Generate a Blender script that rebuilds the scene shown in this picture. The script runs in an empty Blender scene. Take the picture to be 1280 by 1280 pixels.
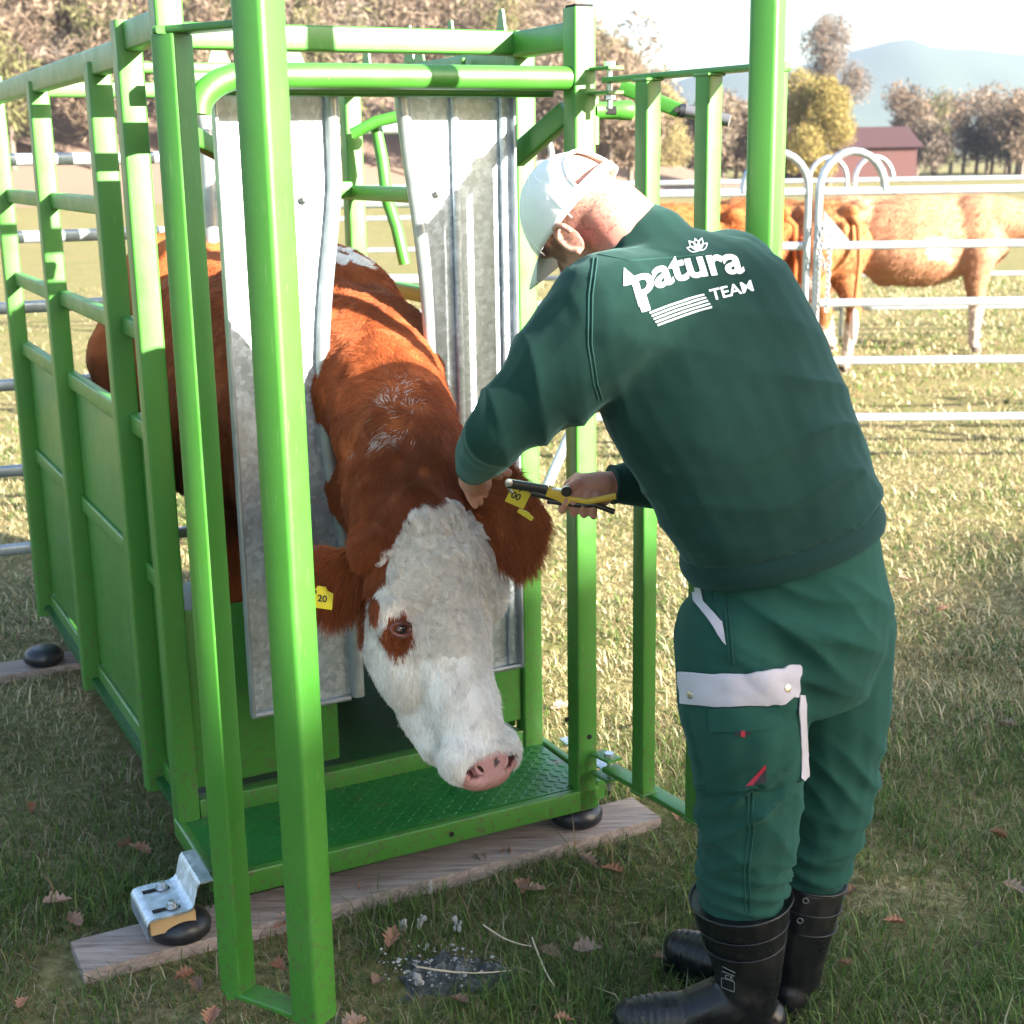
import bpy, bmesh, math, random
import numpy as np
from mathutils import Vector, Matrix, noise
from mathutils.bvhtree import BVHTree
random.seed(7); rng = np.random.default_rng(7)
S = bpy.context.scene; COL = S.collection; R = math.radians

# ------------------------------------------------------------------ camera
CH, TH, RO, FPX = 1.7, R(14), .0165, 1778.
_f = np.array([0, math.cos(TH), -math.sin(TH)]); _r0 = np.array([1., 0, 0]); _u0 = np.array([0, math.sin(TH), math.cos(TH)])
_r = math.cos(RO)*_r0-math.sin(RO)*_u0; _u = math.cos(RO)*_u0+math.sin(RO)*_r0
cam = bpy.data.cameras.new('camera'); cam.sensor_width = 36; cam.sensor_fit = 'HORIZONTAL'; cam.lens = 36*FPX/1280
cam.clip_start = .05; cam.clip_end = 6000
cam.dof.use_dof = True; cam.dof.focus_distance = 2.85; cam.dof.aperture_fstop = 6.8
co = bpy.data.objects.new('camera', cam); COL.objects.link(co); S.camera = co
co.matrix_world = Matrix([[_r[0], _u[0], -_f[0], 0], [_r[1], _u[1], -_f[1], 0], [_r[2], _u[2], -_f[2], CH], [0, 0, 0, 1]])
def at(px, py, Y):
    """photograph pixel at world depth Y -> world point"""
    d = _f+_r*(px-640)/FPX-_u*(py-640)/FPX
    return Vector(np.array([0, 0, CH])+d*(Y/d[1]))
# ------------------------------------------------------------------ light
SUN_TRAVEL = Vector((-.819, .574, 0)); ELEV = R(20.5)
sd = Vector((SUN_TRAVEL.x*math.cos(ELEV), SUN_TRAVEL.y*math.cos(ELEV), -math.sin(ELEV)))
sl = bpy.data.lights.new('sun', 'SUN'); sl.energy = 5.0; sl.angle = R(.53); sl.color = (1, .93, .82)
so = bpy.data.objects.new('sun', sl); COL.objects.link(so); so.rotation_euler = sd.to_track_quat('-Z', 'Y').to_euler()
W = bpy.data.worlds.new('World'); S.world = W; W.use_nodes = True
nt = W.node_tree; nt.nodes.clear()
sky = nt.nodes.new('ShaderNodeTexSky'); sky.sky_type = 'NISHITA'; sky.sun_disc = False
sky.sun_elevation = ELEV; sky.sun_rotation = math.atan2(-sd.x, -sd.y); sky.air_density = 1.1; sky.dust_density = 2.2; sky.ozone_density = 1.8
bg = nt.nodes.new('ShaderNodeBackground'); bg.inputs[1].default_value = .074
wo = nt.nodes.new('ShaderNodeOutputWorld'); nt.links.new(sky.outputs[0], bg.inputs[0]); nt.links.new(bg.outputs[0], wo.inputs[0])
S.view_settings.view_transform = 'Standard'; S.view_settings.look = 'None'; S.view_settings.exposure = 2.88; S.view_settings.gamma = 1
S.view_settings.use_curve_mapping = False
S.render.engine = 'CYCLES'; S.cycles.max_bounces = 8; S.cycles.transparent_max_bounces = 8
# ------------------------------------------------------------------ node helpers
def mat(name, base=(.5, .5, .5), rough=.5, metal=0., spec=.5, coat=0., build=None):
    m = bpy.data.materials.new(name); m.use_nodes = True
    p = m.node_tree.nodes['Principled BSDF']
    p.inputs['Base Color'].default_value = (*base, 1); p.inputs['Roughness'].default_value = rough
    p.inputs['Metallic'].default_value = metal; p.inputs['Specular IOR Level'].default_value = spec
    p.inputs['Coat Weight'].default_value = coat
    if build: build(m.node_tree, p)
    return m
def nd(t, typ, **kw):
    n = t.nodes.new(typ)
    for k, v in kw.items():
        if k in n.inputs: n.inputs[k].default_value = v
        else: setattr(n, k, v)
    return n
def coords(t, kind='Object'): return t.nodes.new('ShaderNodeTexCoord').outputs[kind]
def noise_tex(t, scale, detail=4, rough=.55, vec=None, dist=0., stretch=None):
    n = nd(t, 'ShaderNodeTexNoise', Scale=scale, Detail=detail, Roughness=rough, Distortion=dist)
    v = vec or coords(t)
    if stretch:
        mp = t.nodes.new('ShaderNodeMapping'); mp.inputs['Scale'].default_value = stretch
        t.links.new(v, mp.inputs['Vector']); v = mp.outputs[0]
    t.links.new(v, n.inputs['Vector']); return n.outputs['Fac']
def ramp(t, fac, stops, interp='LINEAR'):
    n = t.nodes.new('ShaderNodeValToRGB'); n.color_ramp.interpolation = interp; e = n.color_ramp.elements
    while len(e) < len(stops): e.new(.5)
    for i, (p, c) in enumerate(stops): e[i].position = p; e[i].color = (*c, 1) if len(c) == 3 else c
    t.links.new(fac, n.inputs[0]); return n.outputs[0]
def mixc(t, fac, a, b, mode='MIX'):
    n = t.nodes.new('ShaderNodeMix'); n.data_type = 'RGBA'; n.blend_type = mode
    for sck, v in ((n.inputs[0], fac), (n.inputs[6], a), (n.inputs[7], b)):
        if isinstance(v, bpy.types.NodeSocket): t.links.new(v, sck)
        elif isinstance(v, (int, float)): sck.default_value = v
        else: sck.default_value = (*v, 1)
    return n.outputs[2]
def bump(t, p, h, strength=.3, dist=.002):
    b = nd(t, 'ShaderNodeBump', Strength=strength, Distance=dist); t.links.new(h, b.inputs['Height'])
    if p.inputs['Normal'].links: t.links.new(p.inputs['Normal'].links[0].from_socket, b.inputs['Normal'])
    t.links.new(b.outputs[0], p.inputs['Normal'])
def mth(t, op, a, b=0.):
    n = t.nodes.new('ShaderNodeMath'); n.operation = op
    for i, v in enumerate((a, b)):
        if isinstance(v, bpy.types.NodeSocket): t.links.new(v, n.inputs[i])
        else: n.inputs[i].default_value = v
    return n.outputs[0]
# ------------------------------------------------------------------ materials
def _green(t, p):
    a = noise_tex(t, 3, 3); c = ramp(t, a, [(.3, (.034, .165, .016)), (.7, (.046, .190, .021))])
    chips = ramp(t, noise_tex(t, 38, 6, .7), [(.735, (0, 0, 0)), (.745, (1, 1, 1))])
    dust = ramp(t, noise_tex(t, 160, 3, .7), [(.70, (0, 0, 0)), (.78, (.45, .45, .45))])
    c = mixc(t, dust, c, (.20, .34, .12)); c = mixc(t, chips, c, (.05, .045, .04))
    g = t.nodes.new('ShaderNodeNewGeometry'); sx = t.nodes.new('ShaderNodeSeparateXYZ'); t.links.new(g.outputs['Position'], sx.inputs[0])
    lowz = ramp(t, sx.outputs['Z'], [(.12, (1, 1, 1)), (.75, (0, 0, 0))]); spl = ramp(t, noise_tex(t, 70, 5, .75), [(.52, (0, 0, 0)), (.62, (.85,)*3)]); c = mixc(t, mixc(t, 1., lowz, spl, 'MULTIPLY'), c, (.085, .065, .04))
    scr = ramp(t, noise_tex(t, 30, 3, .6, stretch=(9, 9, .5)), [(.66, (0, 0, 0)), (.69, (.7,)*3)]); c = mixc(t, scr, c, (.13, .24, .075)); t.links.new(c, p.inputs['Base Color'])
    r = ramp(t, noise_tex(t, 14, 4), [(.3, (.36,)*3), (.7, (.48,)*3)]); t.links.new(r, p.inputs['Roughness'])
    bump(t, p, noise_tex(t, 45, 4), .12, .002)
GREEN = mat('green_paint', rough=.3, spec=.65, build=_green)
def _darkgreen(t, p):
    a = noise_tex(t, 9, 6, .6); c = ramp(t, a, [(.3, (.008, .105, .018)), (.55, (.012, .14, .020)), (.8, (.04, .13, .03))])
    mud = ramp(t, noise_tex(t, 13, 7, .72), [(.60, (0, 0, 0)), (.70, (1, 1, 1))])
    c = mixc(t, mud, c, (.10, .09, .05)); t.links.new(c, p.inputs['Base Color'])
    t.links.new(ramp(t, a, [(.3, (.25,)*3), (.8, (.5,)*3)]), p.inputs['Roughness']); bump(t, p, noise_tex(t, 60, 4), .15, .002)
FLOORGREEN = mat('worn_green_paint', rough=.35, spec=.6, build=_darkgreen)
def _galv(t, p):
    v = nd(t, 'ShaderNodeTexVoronoi', Scale=85.); t.links.new(coords(t), v.inputs['Vector'])
    n = noise_tex(t, 7, 5, .6, dist=1.2); n2 = noise_tex(t, 60, 5, .7, dist=2.)
    s = mixc(t, .5, v.outputs['Color'], n2); s = mixc(t, .45, s, n)
    c = ramp(t, s, [(.28, (.30, .345, .38)), (.5, (.46, .51, .55)), (.72, (.70, .75, .79))]); t.links.new(c, p.inputs['Base Color'])
    t.links.new(ramp(t, s, [(.3, (.33,)*3), (.7, (.58,)*3)]), p.inputs['Roughness']); bump(t, p, n2, .12, .001)
GALV = mat('galvanised_steel', rough=.45, metal=.72, spec=.5, build=_galv)
GALVT = mat('galvanised_tube', rough=.38, metal=.6, spec=.5, build=lambda t, p: (t.links.new(ramp(t, noise_tex(t, 18, 5, .6), [(.3, (.30, .33, .35)), (.7, (.46, .48, .50))]), p.inputs['Base Color']), bump(t, p, noise_tex(t, 50, 4), .1, .001)))
STEEL = mat('zinc_bolt', (.62, .63, .65), .3, .9)
BLACK = mat('black_rubber', (.014, .015, .018), .38, 0, .5, build=lambda t, p: (t.links.new(ramp(t, noise_tex(t, 12, 6, .7), [(.5, (.012, .013, .017)), (.8, (.05, .045, .04))]), p.inputs['Base Color']), bump(t, p, noise_tex(t, 30, 4), .15, .003)))
HOLE = mat('hole_black', (.004, .004, .004), .9)
def _wood(t, p):
    g = noise_tex(t, 6, 8, .65, stretch=(1.2, 14, 14), dist=.6)
    t.links.new(ramp(t, g, [(.25, (.14, .10, .085)), (.5, (.30, .235, .20)), (.78, (.44, .37, .32))]), p.inputs['Base Color']); bump(t, p, g, .6, .004)
WOOD = mat('weathered_plank', rough=.85, spec=.2, build=_wood)
PALEWOOD = mat('pale_wood_block', (.50, .33, .16), .7)
# ------------------------------------------------------------------ object helpers
def tag(o, label=None, cat=None, group=None, kind=None):
    for k, v in (('label', label), ('category', cat), ('group', group), ('kind', kind)):
        if v: o[k] = v
    return o
def empty(name, loc=(0, 0, 0), label=None, cat=None, group=None):
    o = bpy.data.objects.new(name, None); o.location = loc; COL.objects.link(o); o.empty_display_size = .1
    return tag(o, label, cat, group)
def link(name, me, m=None, parent=None, smooth=32):
    if m is not None and not me.materials: me.materials.append(m)
    if smooth is not None:
        me.polygons.foreach_set('use_smooth', [True]*len(me.polygons)); me.update()
        if smooth < 179: me.set_sharp_from_angle(angle=R(smooth))
    o = bpy.data.objects.new(name, me); COL.objects.link(o)
    if parent is not None:
        o.parent = parent
        L = Matrix.Translation(parent.location) if parent.type == 'EMPTY' and parent.parent is None else Matrix.Identity(4)
        o.matrix_parent_inverse = L.inverted()
    return o
class MB:
    """collects shapes in world metres; build() links them as one mesh"""
    def __init__(s): s.v = []; s.f = []
    def add(s, vs, fs):
        n = len(s.v); s.v += [tuple(v) for v in vs]; s.f += [tuple(i+n for i in f) for f in fs]; return s
    def bar(s, a, b, w, h=None, side=(0, 0, 1), r=.006, seg=3):
        """rectangular tube a->b; side = direction of the h dimension"""
        h = h or w; a = Vector(a); b = Vector(b); d = (b-a).normalized(); sv = Vector(side)
        y = (sv-d*sv.dot(d))
        if y.length < 1e-4: y = d.orthogonal()
        y.normalize(); x = y.cross(d); prof = []; r = min(r, w/2.01, h/2.01)
        for cx, cy, a0 in ((w/2-r, h/2-r, 0), (-w/2+r, h/2-r, 90), (-w/2+r, -h/2+r, 180), (w/2-r, -h/2+r, 270)):
            for k in range(seg+1):
                t = R(a0+90*k/seg); prof.append((cx+r*math.cos(t), cy+r*math.sin(t)))
        n = len(prof); vs = [a+x*p+y*q for p, q in prof]+[b+x*p+y*q for p, q in prof]
        fs = [(i, (i+1) % n, n+(i+1) % n, n+i) for i in range(n)]+[tuple(range(n))[::-1], tuple(range(n, 2*n))]
        return s.add(vs, fs)
    def tube(s, pts, rad, n=12, cap=True, closed=False):
        pts = [Vector(p) for p in pts]; m = len(pts); rr = rad if hasattr(rad, '__len__') else [rad]*m
        up = None; vs = []
        for i, p in enumerate(pts):
            if closed: d = (pts[(i+1) % m]-pts[i-1]).normalized()
            else: d = (pts[min(i+1, m-1)]-pts[max(i-1, 0)]).normalized()
            up = d.orthogonal().normalized() if up is None else (up-d*up.dot(d)).normalized()
            q = d.cross(up)
            vs += [p+(up*math.cos(2*math.pi*k/n)+q*math.sin(2*math.pi*k/n))*rr[i] for k in range(n)]
        fs = [(i*n+k, i*n+(k+1) % n, ((i+1) % m)*n+(k+1) % n, ((i+1) % m)*n+k) for i in range(m if closed else m-1) for k in range(n)]
        if cap and not closed: fs += [tuple(range(n))[::-1], tuple(range((m-1)*n, m*n))]
        return s.add(vs, fs)
    def box(s, c, size, rot=None, bev=0.):
        if bev:
            rot = rot or Matrix.Identity(3); c = Vector(c); e = rot @ Vector((0, 0, size[2]/2))
            return s.bar(c-e, c+e, size[0], size[1], rot @ Vector((0, 1, 0)), bev, 2)
        rot = rot or Matrix.Identity(3); c = Vector(c); x, y, z = [k/2 for k in size]
        vs = [c+rot @ Vector((sx*x, sy*y, sz*z)) for sx in (-1, 1) for sy in (-1, 1) for sz in (-1, 1)]
        return s.add(vs, [(0, 1, 3, 2), (4, 6, 7, 5), (0, 4, 5, 1), (2, 3, 7, 6), (0, 2, 6, 4), (1, 5, 7, 3)])
    def lathe(s, c, prof, n=20, axis=(0, 0, 1)):
        ax = Vector(axis).normalized(); x = ax.orthogonal().normalized(); y = ax.cross(x); c = Vector(c); vs = []
        for rad, z in prof: vs += [c+ax*z+(x*math.cos(2*math.pi*k/n)+y*math.sin(2*math.pi*k/n))*rad for k in range(n)]
        m = len(prof)
        fs = [(i*n+k, i*n+(k+1) % n, (i+1)*n+(k+1) % n, (i+1)*n+k) for i in range(m-1) for k in range(n)]+[tuple(range(n))[::-1], tuple(range((m-1)*n, m*n))]
        return s.add(vs, fs)
    def prism(s, poly, off):
        """polygon (list of points) extruded by vector off"""
        n = len(poly); off = Vector(off); vs = [Vector(p) for p in poly]+[Vector(p)+off for p in poly]
        return s.add(vs, [tuple(range(n))[::-1], tuple(range(n, 2*n))]+[(i, (i+1) % n, n+(i+1) % n, n+i) for i in range(n)])
    def build(s, name, m, parent=None, smooth=32, fix=True):
        me = bpy.data.meshes.new(name); me.from_pydata(s.v, [], s.f)
        if fix:
            b = bmesh.new(); b.from_mesh(me); bmesh.ops.recalc_face_normals(b, faces=b.faces); b.to_mesh(me); b.free()
        return link(name, me, m, parent, smooth)
def bolt(c, axis, r=.009, L=.012, n=6):
    m = MB(); a = Vector(axis).normalized(); m.lathe(c, [(r*1.5, 0), (r*1.5, .002)], 14, a); m.lathe(Vector(c)+a*.002, [(r, 0), (r, L*.8), (r*.8, L)], n, a); return m
# ================================================================== GROUND
def hgt(x, y):
    return .022*noise.noise((x*1.1, y*1.1, 0))+.012*noise.noise((x*4, y*4, 3))
def _ground(t, p):
    n1 = noise_tex(t, 1.6, 6, .65); n2 = noise_tex(t, 30, 6, .7)
    c = ramp(t, n2, [(.28, (.045, .038, .018)), (.5, (.16, .135, .06)), (.72, (.36, .30, .16))])
    c = mixc(t, ramp(t, n1, [(.4, (0, 0, 0)), (.62, (.6,)*3)]), c, (.115, .125, .035)); t.links.new(c, p.inputs['Base Color']); bump(t, p, n2, .7, .02)
GROUND = mat('meadow_soil', rough=.95, spec=.1, build=_ground)
def ground():
    ys = [-3+.12*i for i in range(110)]; y = ys[-1]
    while y < 900: y = y*1.09+.1; ys.append(y)
    xs = [-6+.12*i for i in range(101)]; x = 6
    while x < 700: x = x*1.15+.1; xs = [-x]+xs+[x]
    vs = []; 
    for yy in ys:
        for xx in xs:
            far = max(0, yy-9)
            vs.append((xx, yy, hgt(xx, yy) + (.0 if far <= 0 else .25*noise.noise((xx*.05, yy*.05, 7))*min(1, far/20))))
    n = len(xs); me = bpy.data.meshes.new('ground')
    me.from_pydata(vs, [], [(j*n+i, j*n+i+1, (j+1)*n+i+1, (j+1)*n+i) for j in range(len(ys)-1) for i in range(n-1)])
    o = link('ground', me, GROUND, smooth=180); o['kind'] = 'structure'
ground()
# ================================================================== CRUSH
FR = Vector((.216, 3.333, 0)); D = Vector((.892, .453, 0)).normalized(); B = Vector((-D.y, D.x, 0)); Z = Vector((0, 0, 1))
def L(u, w, z): return FR+D*u+B*w+Z*z
UL = -.965; UR = -.04; WI = .31; LEN = 2.35; PS = .056
crush = empty('cattle_crush', L(-.5, 1.1, 0), 'bright green steel cattle crush on rubber feet holding the brown and white cow', 'cattle crush')
def part(m, name, mt=None, smooth=32, parent=crush): return m.build(name, mt or GREEN, parent, smooth)
# corner and side posts
for u, w, z0, z1 in ((UR, .028, .095, 2.02), (UL, .028, .095, 2.02), (UR+.012, WI+.028, .13, 1.995), (UL-.01, WI+.028, .13, 1.995),
                     (UR+.012, .66, .1, 1.93), (UL-.01, .66, .1, 1.93), (UR+.012, 1.5, .1, 1.93), (UL-.01, 1.5, .1, 1.93), (UR+.012, LEN, .1, 1.99), (UL-.01, LEN, .1, 1.99)):
    part(MB().bar(L(u, w, z0), L(u, w, z1), PS, PS, B, .006), 'post')
    if w < .1: part(MB().box(L(u, w, z1+.003), (PS*.8, PS*.8, .006), Matrix.Rotation(math.atan2(D.y, D.x), 3, 'Z')), 'post_cap', HOLE)
# top frame
part(MB().bar(L(UL+.02, WI+.028, 1.967), L(UR-.018, WI+.028, 1.967), .055, .055, Z), 'top_beam')
part(MB().bar(L(UL, .057, 1.962), L(UL, WI, 1.962), .045, .06, Z), 'top_rail')
part(MB().bar(L(UR, .057, 1.962), L(UR, WI, 1.962), .045, .06, Z), 'top_rail')
for u in (UL-.01, UR+.012):
    part(MB().bar(L(u, WI+.058, 1.93), L(u, LEN-.03, 1.93), .04, .06, Z), 'top_rail')
part(MB().bar(L(UL+.02, LEN, 1.95), L(UR-.018, LEN, 1.95), .05, .05, Z), 'top_beam')
part(MB().bar(L(UL+.015, 1.22, 1.955), L(UR-.013, 1.22, 1.955), .03, .03, Z), 'top_beam')
# gusset plates that stand on the right and cross rails
for u, w, hh, ax in ((-.03, 1.02, .10, 0), (-.03, .74, .09, 0), (-.03, .95, .06, 0), (-.03, 1.35, .09, 0), (-.30, 1.22, .07, 1), (-.52, 1.22, .07, 1), (-.03, .44, .09, 0)):
    a = D if ax else B
    o = L(u, w, 1.965); m = MB().prism([o-a*.035, o+a*.035, o+a*.005+Z*hh, o-a*.012+Z*hh], (D if not ax else B)*.006); part(m, 'gusset')
m = MB(); m.tube([L(-.065, .62, 1.93)+(B*math.cos(t)*.035+Z*(math.sin(t)*.05 if math.sin(t) < 0 else math.sin(t)*0+.02)) for t in [math.pi*k/10 for k in range(10, 21)]], .006, 8); part(m, 'shackle')
# round front pipe, bent at its left end
pp = [L(UR-.03, .028, 1.869), L(-.60, .028, 1.869)]
for k in range(1, 9):
    t = math.pi/2*k/8; pp.append(L(-.80-.115*math.sin(t), .028, 1.869-.075*(1-math.cos(t))))
m = MB().tube(pp, .0262, 20); part(m, 'front_pipe')
part(MB().bar(L(UR-.03, .115, 1.847), L(UL+.03, .115, 1.847), .04, .03, Z), 'slide_rail')
part(MB().bar(L(UR-.03, .235, 1.872), L(UL+.03, .235, 1.872), .04, .03, Z), 'slide_rail')
# lever arm and its pivot
part(MB().bar(L(-.115, .20, 1.70), L(-.045, .07, 1.80), .035, .05, Z), 'lever_arm'); part(bolt(L(-.055, .04, 1.80), -B, .008), 'bolt', GREEN)
part(MB().bar(L(-.055, .09, 1.60), L(-.045, .09, 1.66), .03, .02, D), 'latch', mat('dark_green_plastic', (.01, .05, .03), .4))
# floor: tread plate, front channel, side angles, sill
pl = MB().box(L((UL+UR)/2, .175, .146), (abs(UL-UR)+.06, .30, .006), Matrix.Rotation(math.atan2(D.y, D.x), 3, 'Z')); floor = part(pl, 'floor_plate', FLOORGREEN)
def lug(me_pts, c, ang, ax, ay, up):
    l, w, h = .0125, .0042, .0022; ca, sa = math.cos(ang), math.sin(ang)
    def P(x, y, z): return c+ax*(x*ca-y*sa)+ay*(x*sa+y*ca)+up*z
    n = len(me_pts.v); me_pts.v += [tuple(P(x, y, z)) for x, y, z in ((-l, 0, 0), (-l*.3, w, 0), (l*.6, w*.8, 0), (l, 0, 0), (l*.6, -w*.8, 0), (-l*.3, -w, 0), (-l*.45, 0, h), (l*.5, 0, h))]
    me_pts.f += [tuple(n+i for i in f) for f in ((0, 6, 1), (1, 6, 7, 2), (2, 7, 3), (3, 7, 4), (4, 7, 6, 5), (5, 6, 0))]
tr = MB(); k = 0
for i in range(42):
    for j in range(13):
        lug(tr, L(UL+.012+i*.0225, .040+j*.0225, .1493), R(45) if (i+j) % 2 else R(-45), D, B, Z)
o = tr.build('tread_pattern', FLOORGREEN, floor, 60, False); o['kind'] = 'stuff'
part(MB().bar(L(UL-.03, .012, .12), L(UR+.03, .012, .12), .024, .056, Z, .004), 'front_channel')
for u, w, z in ((-.42, -.0005, .118), (-.10, -.0005, .35), (-.036, .0, .29)):
    part(MB().lathe(L(u, w, z), [(.0065, 0), (.0065, .0015)], 14, -B), 'bolt_hole', HOLE)
part(MB().bar(L(UR+.05, .02, .128), L(UR+.05, .34, .128), .022, .05, Z), 'side_channel'); part(MB().bar(L(UL-.03, .03, .128), L(UL-.03, .34, .128), .022, .05, Z), 'side_channel')
part(MB().bar(L(UR+.115, .06, .141), L(UR+.115, .33, .141), .035, .006, Z), 'runner_strip', GALV)
part(MB().bar(L(UL+.02, WI+.025, .165), L(UR-.02, WI+.025, .165), .04, .062, Z, .004), 'sill')
# interior: checkered floor, side walls, kick panels, rear gate
part(MB().box(L((UL+UR)/2, (WI+LEN)/2+.03, .128), (abs(UL-UR)+.03, LEN-WI-.03, .02), Matrix.Rotation(math.atan2(D.y, D.x), 3, 'Z')), 'inner_floor', mat('wet_dark_green_floor', (.012, .085, .018), .4, build=lambda t, p: bump(t, p, noise_tex(t, 90, 2), .8, .004)))
for sgn, u in ((-1, UL+.02), (1, UR-.02)):
    for a, b in ((WI+.06, .63), (.69, 1.47), (1.53, LEN-.03)):
        part(MB().bar(L(u, a, .155), L(u, b, .155), .03, .05, Z), 'side_rail')
        part(MB().bar(L(u, a, .62), L(u, b, .62), .012, .86, Z, .002), 'side_panel')
        part(MB().bar(L(u+sgn*.012, a, 1.08), L(u+sgn*.012, b, 1.08), .03, .05, Z), 'side_rail')
        part(MB().bar(L(u+sgn*.012, a, .70), L(u+sgn*.012, b, .70), .014, .05, Z), 'side_rail')
    part(MB().bar(L(u+sgn*.012, .69, 1.60), L(u+sgn*.012, LEN-.03, 1.60), .03, .045, Z), 'side_rail')
    part(MB().bar(L(u+sgn*.012, WI+.06, 1.32), L(u+sgn*.012, LEN-.03, 1.32), .03, .045, Z), 'side_rail')
for u in (UL+.15, UL+.33, UR-.33, UR-.15): part(MB().bar(L(u, LEN, .2), L(u, LEN, 1.92), .035, .035, D), 'rear_bar')
part(MB().bar(L(UR-.02, 1.45, 1.61), L(-.40, 1.45, 1.61), .04, .05, Z), 'squeeze_rail'); part(MB().bar(L(-.20, 1.42, 1.50), L(-.20, 1.42, 1.66), .03, .03, D), 'squeeze_clamp')
m = MB().tube([at(468, 150, 4.55), at(478, 200, 4.55), at(484, 250, 4.5), at(496, 285, 4.45), at(506, 330, 4.45)], .019, 12); part(m, 'curved_tube')
m = MB().tube([at(440, 168, 4.5), at(470, 152, 4.5), at(520, 140, 4.5)], .018, 12); part(m, 'cross_tube')
m = MB().bar(at(236, 130, 3.6), at(300, 133, 3.75), .03, .035, Z); part(m, 'cross_bar')
m = MB().bar(at(232, 165, 3.5), at(300, 205, 3.75), .03, .045, Z); part(m, 'brace')
part(MB().bar(L(UL+.018, WI+.02, .45), L(-.58, WI+.02, .45), .01, .45, Z, .002), 'kick_panel'); part(MB().bar(L(-.16, WI+.02, .45), L(UR-.02, WI+.02, .45), .01, .45, Z, .002), 'kick_panel')
# head panels
WP = .165
def headpanel(ua, ub, inner, ztop, zbot, ribs, bu, bz):
    """ua outer edge u, ub neck edge u; neck edge bows out between z .75 and 1.55"""
    sgn = 1 if ub > ua else -1; N = 26; m = MB(); zs = [zbot+(ztop-zbot)*i/N for i in range(N+1)]
    def bow(z):
        t = (z-inner[0])/(inner[1]-inner[0]); return 0 if t < 0 or t > 1 else inner[2]*math.sin(math.pi*t)**1.3
    fl = []; us = [0, .06]+ribs+[.94, 1.]
    for zi in zs:
        e = ub-sgn*bow(zi); row = []
        for q in us:
            uu = ua+(e-ua)*q; row.append(L(uu, WP, zi))
        fl.append(row)
    n = len(us); vs = [p for r_ in fl for p in r_]+[p+B*.004 for r_ in fl for p in r_]; K = len(vs)//2
    fs = [(j*n+i, j*n+i+1, (j+1)*n+i+1, (j+1)*n+i) for j in range(N) for i in range(n-1)]; fs += [tuple(K+i for i in f[::-1]) for f in fs]
    m.add(vs, fs); o = part(m, 'head_panel', GALV)
    tb = MB().tube([L(ub-sgn*(bow(z)+.010), WP-.006, z) for z in zs], .0165, 14); tb.build('neck_tube', GALVT, o)
    MB().bar(L(ua+sgn*.004, WP-.006, zbot), L(ua+sgn*.004, WP-.006, ztop), .008, .030, B, .003).build('edge_flange', GALVT, o)
    MB().bar(L(ua, WP-.008, zbot), L(ub-sgn*.03, WP-.008, zbot), .018, .012, Z, .004).build('bottom_flange', GALVT, o)
    for q in ribs:
        uu = ua+(ub-ua)*q; MB().bar(L(uu, WP-.007, zbot+.01), L(uu, WP-.007, ztop-.005), .018, .012, B, .005).build('rib', GALV, o)
    b_ = bolt(L(bu, WP-.001, bz), -B, .009, .014); b_.build('bolt', STEEL, o)
    return o
headpanel(-.848, -.575, (.72, 1.66, .050), 1.858, .452, [], -.655, 1.62)
headpanel(-.140, -.432, (.66, 1.86, .055), 1.86, .45, [.10, .52], -.335, 1.625)
# rubber feet and adjustable galvanised bracket
def foot(p): 
    m = MB().lathe(p, [(.052, .0), (.066, .012), (.068, .030), (.060, .045), (.045, .055), (.03, .058)], 26); part(m, 'rubber_foot', BLACK, 50)
foot(L(UR+.00, .06, .035)); foot(L(UL-.115, .015, .028)); foot(L(UR, 2.0, .035)); foot(L(UL-.08, 2.0, .035))
bc = L(UL-.125, .03, .115); br = Matrix.Rotation(math.atan2(D.y, D.x), 3, 'Z')
m = MB(); prof = [(-.075, -.045), (-.075, -.012), (-.068, -.003), (-.055, 0), (.012, 0), (.024, .004), (.030, .012), (.040, .052), (.047, .060), (.075, .060)]
vs = []; 
for w_ in (-.075, .085):
    vs += [bc+D*a+B*w_+Z*b for a, b in prof]
for w_ in (-.075, .085):
    vs += [bc+D*(a+.0)+B*w_+Z*(b-.005) for a, b in prof]
n = len(prof); fs = [(i, i+1, n+i+1, n+i) for i in range(n-1)]+[(2*n+i, 3*n+i, 3*n+i+1, 2*n+i+1) for i in range(n-1)]
fs += [(i, 2*n+i, 2*n+i+1, i+1) for i in range(n-1)]+[(n+i, n+i+1, 3*n+i+1, 3*n+i) for i in range(n-1)]
m.add(vs, fs); bk = part(m, 'foot_bracket', GALV, 40)
for w_ in (-.045, .05):
    MB().bar(bc+D*-.055+B*w_+Z*.0012, bc+D*.005+B*w_+Z*.0012, .014, .002, Z, .0009).build('slot', HOLE, bk)
    bolt(bc+D*(-.012)+B*w_+Z*.003, Z, .010, .012).build('bolt', STEEL, bk)
    MB().lathe(bc+D*(-.012)+B*w_-Z*.05, [(.005, 0), (.005, .05)], 10).build('bolt_shank', STEEL, bk)
part(MB().box(bc-Z*.03+D*-.015, (.10, .12, .035), br), 'wood_packer', PALEWOOD)
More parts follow.
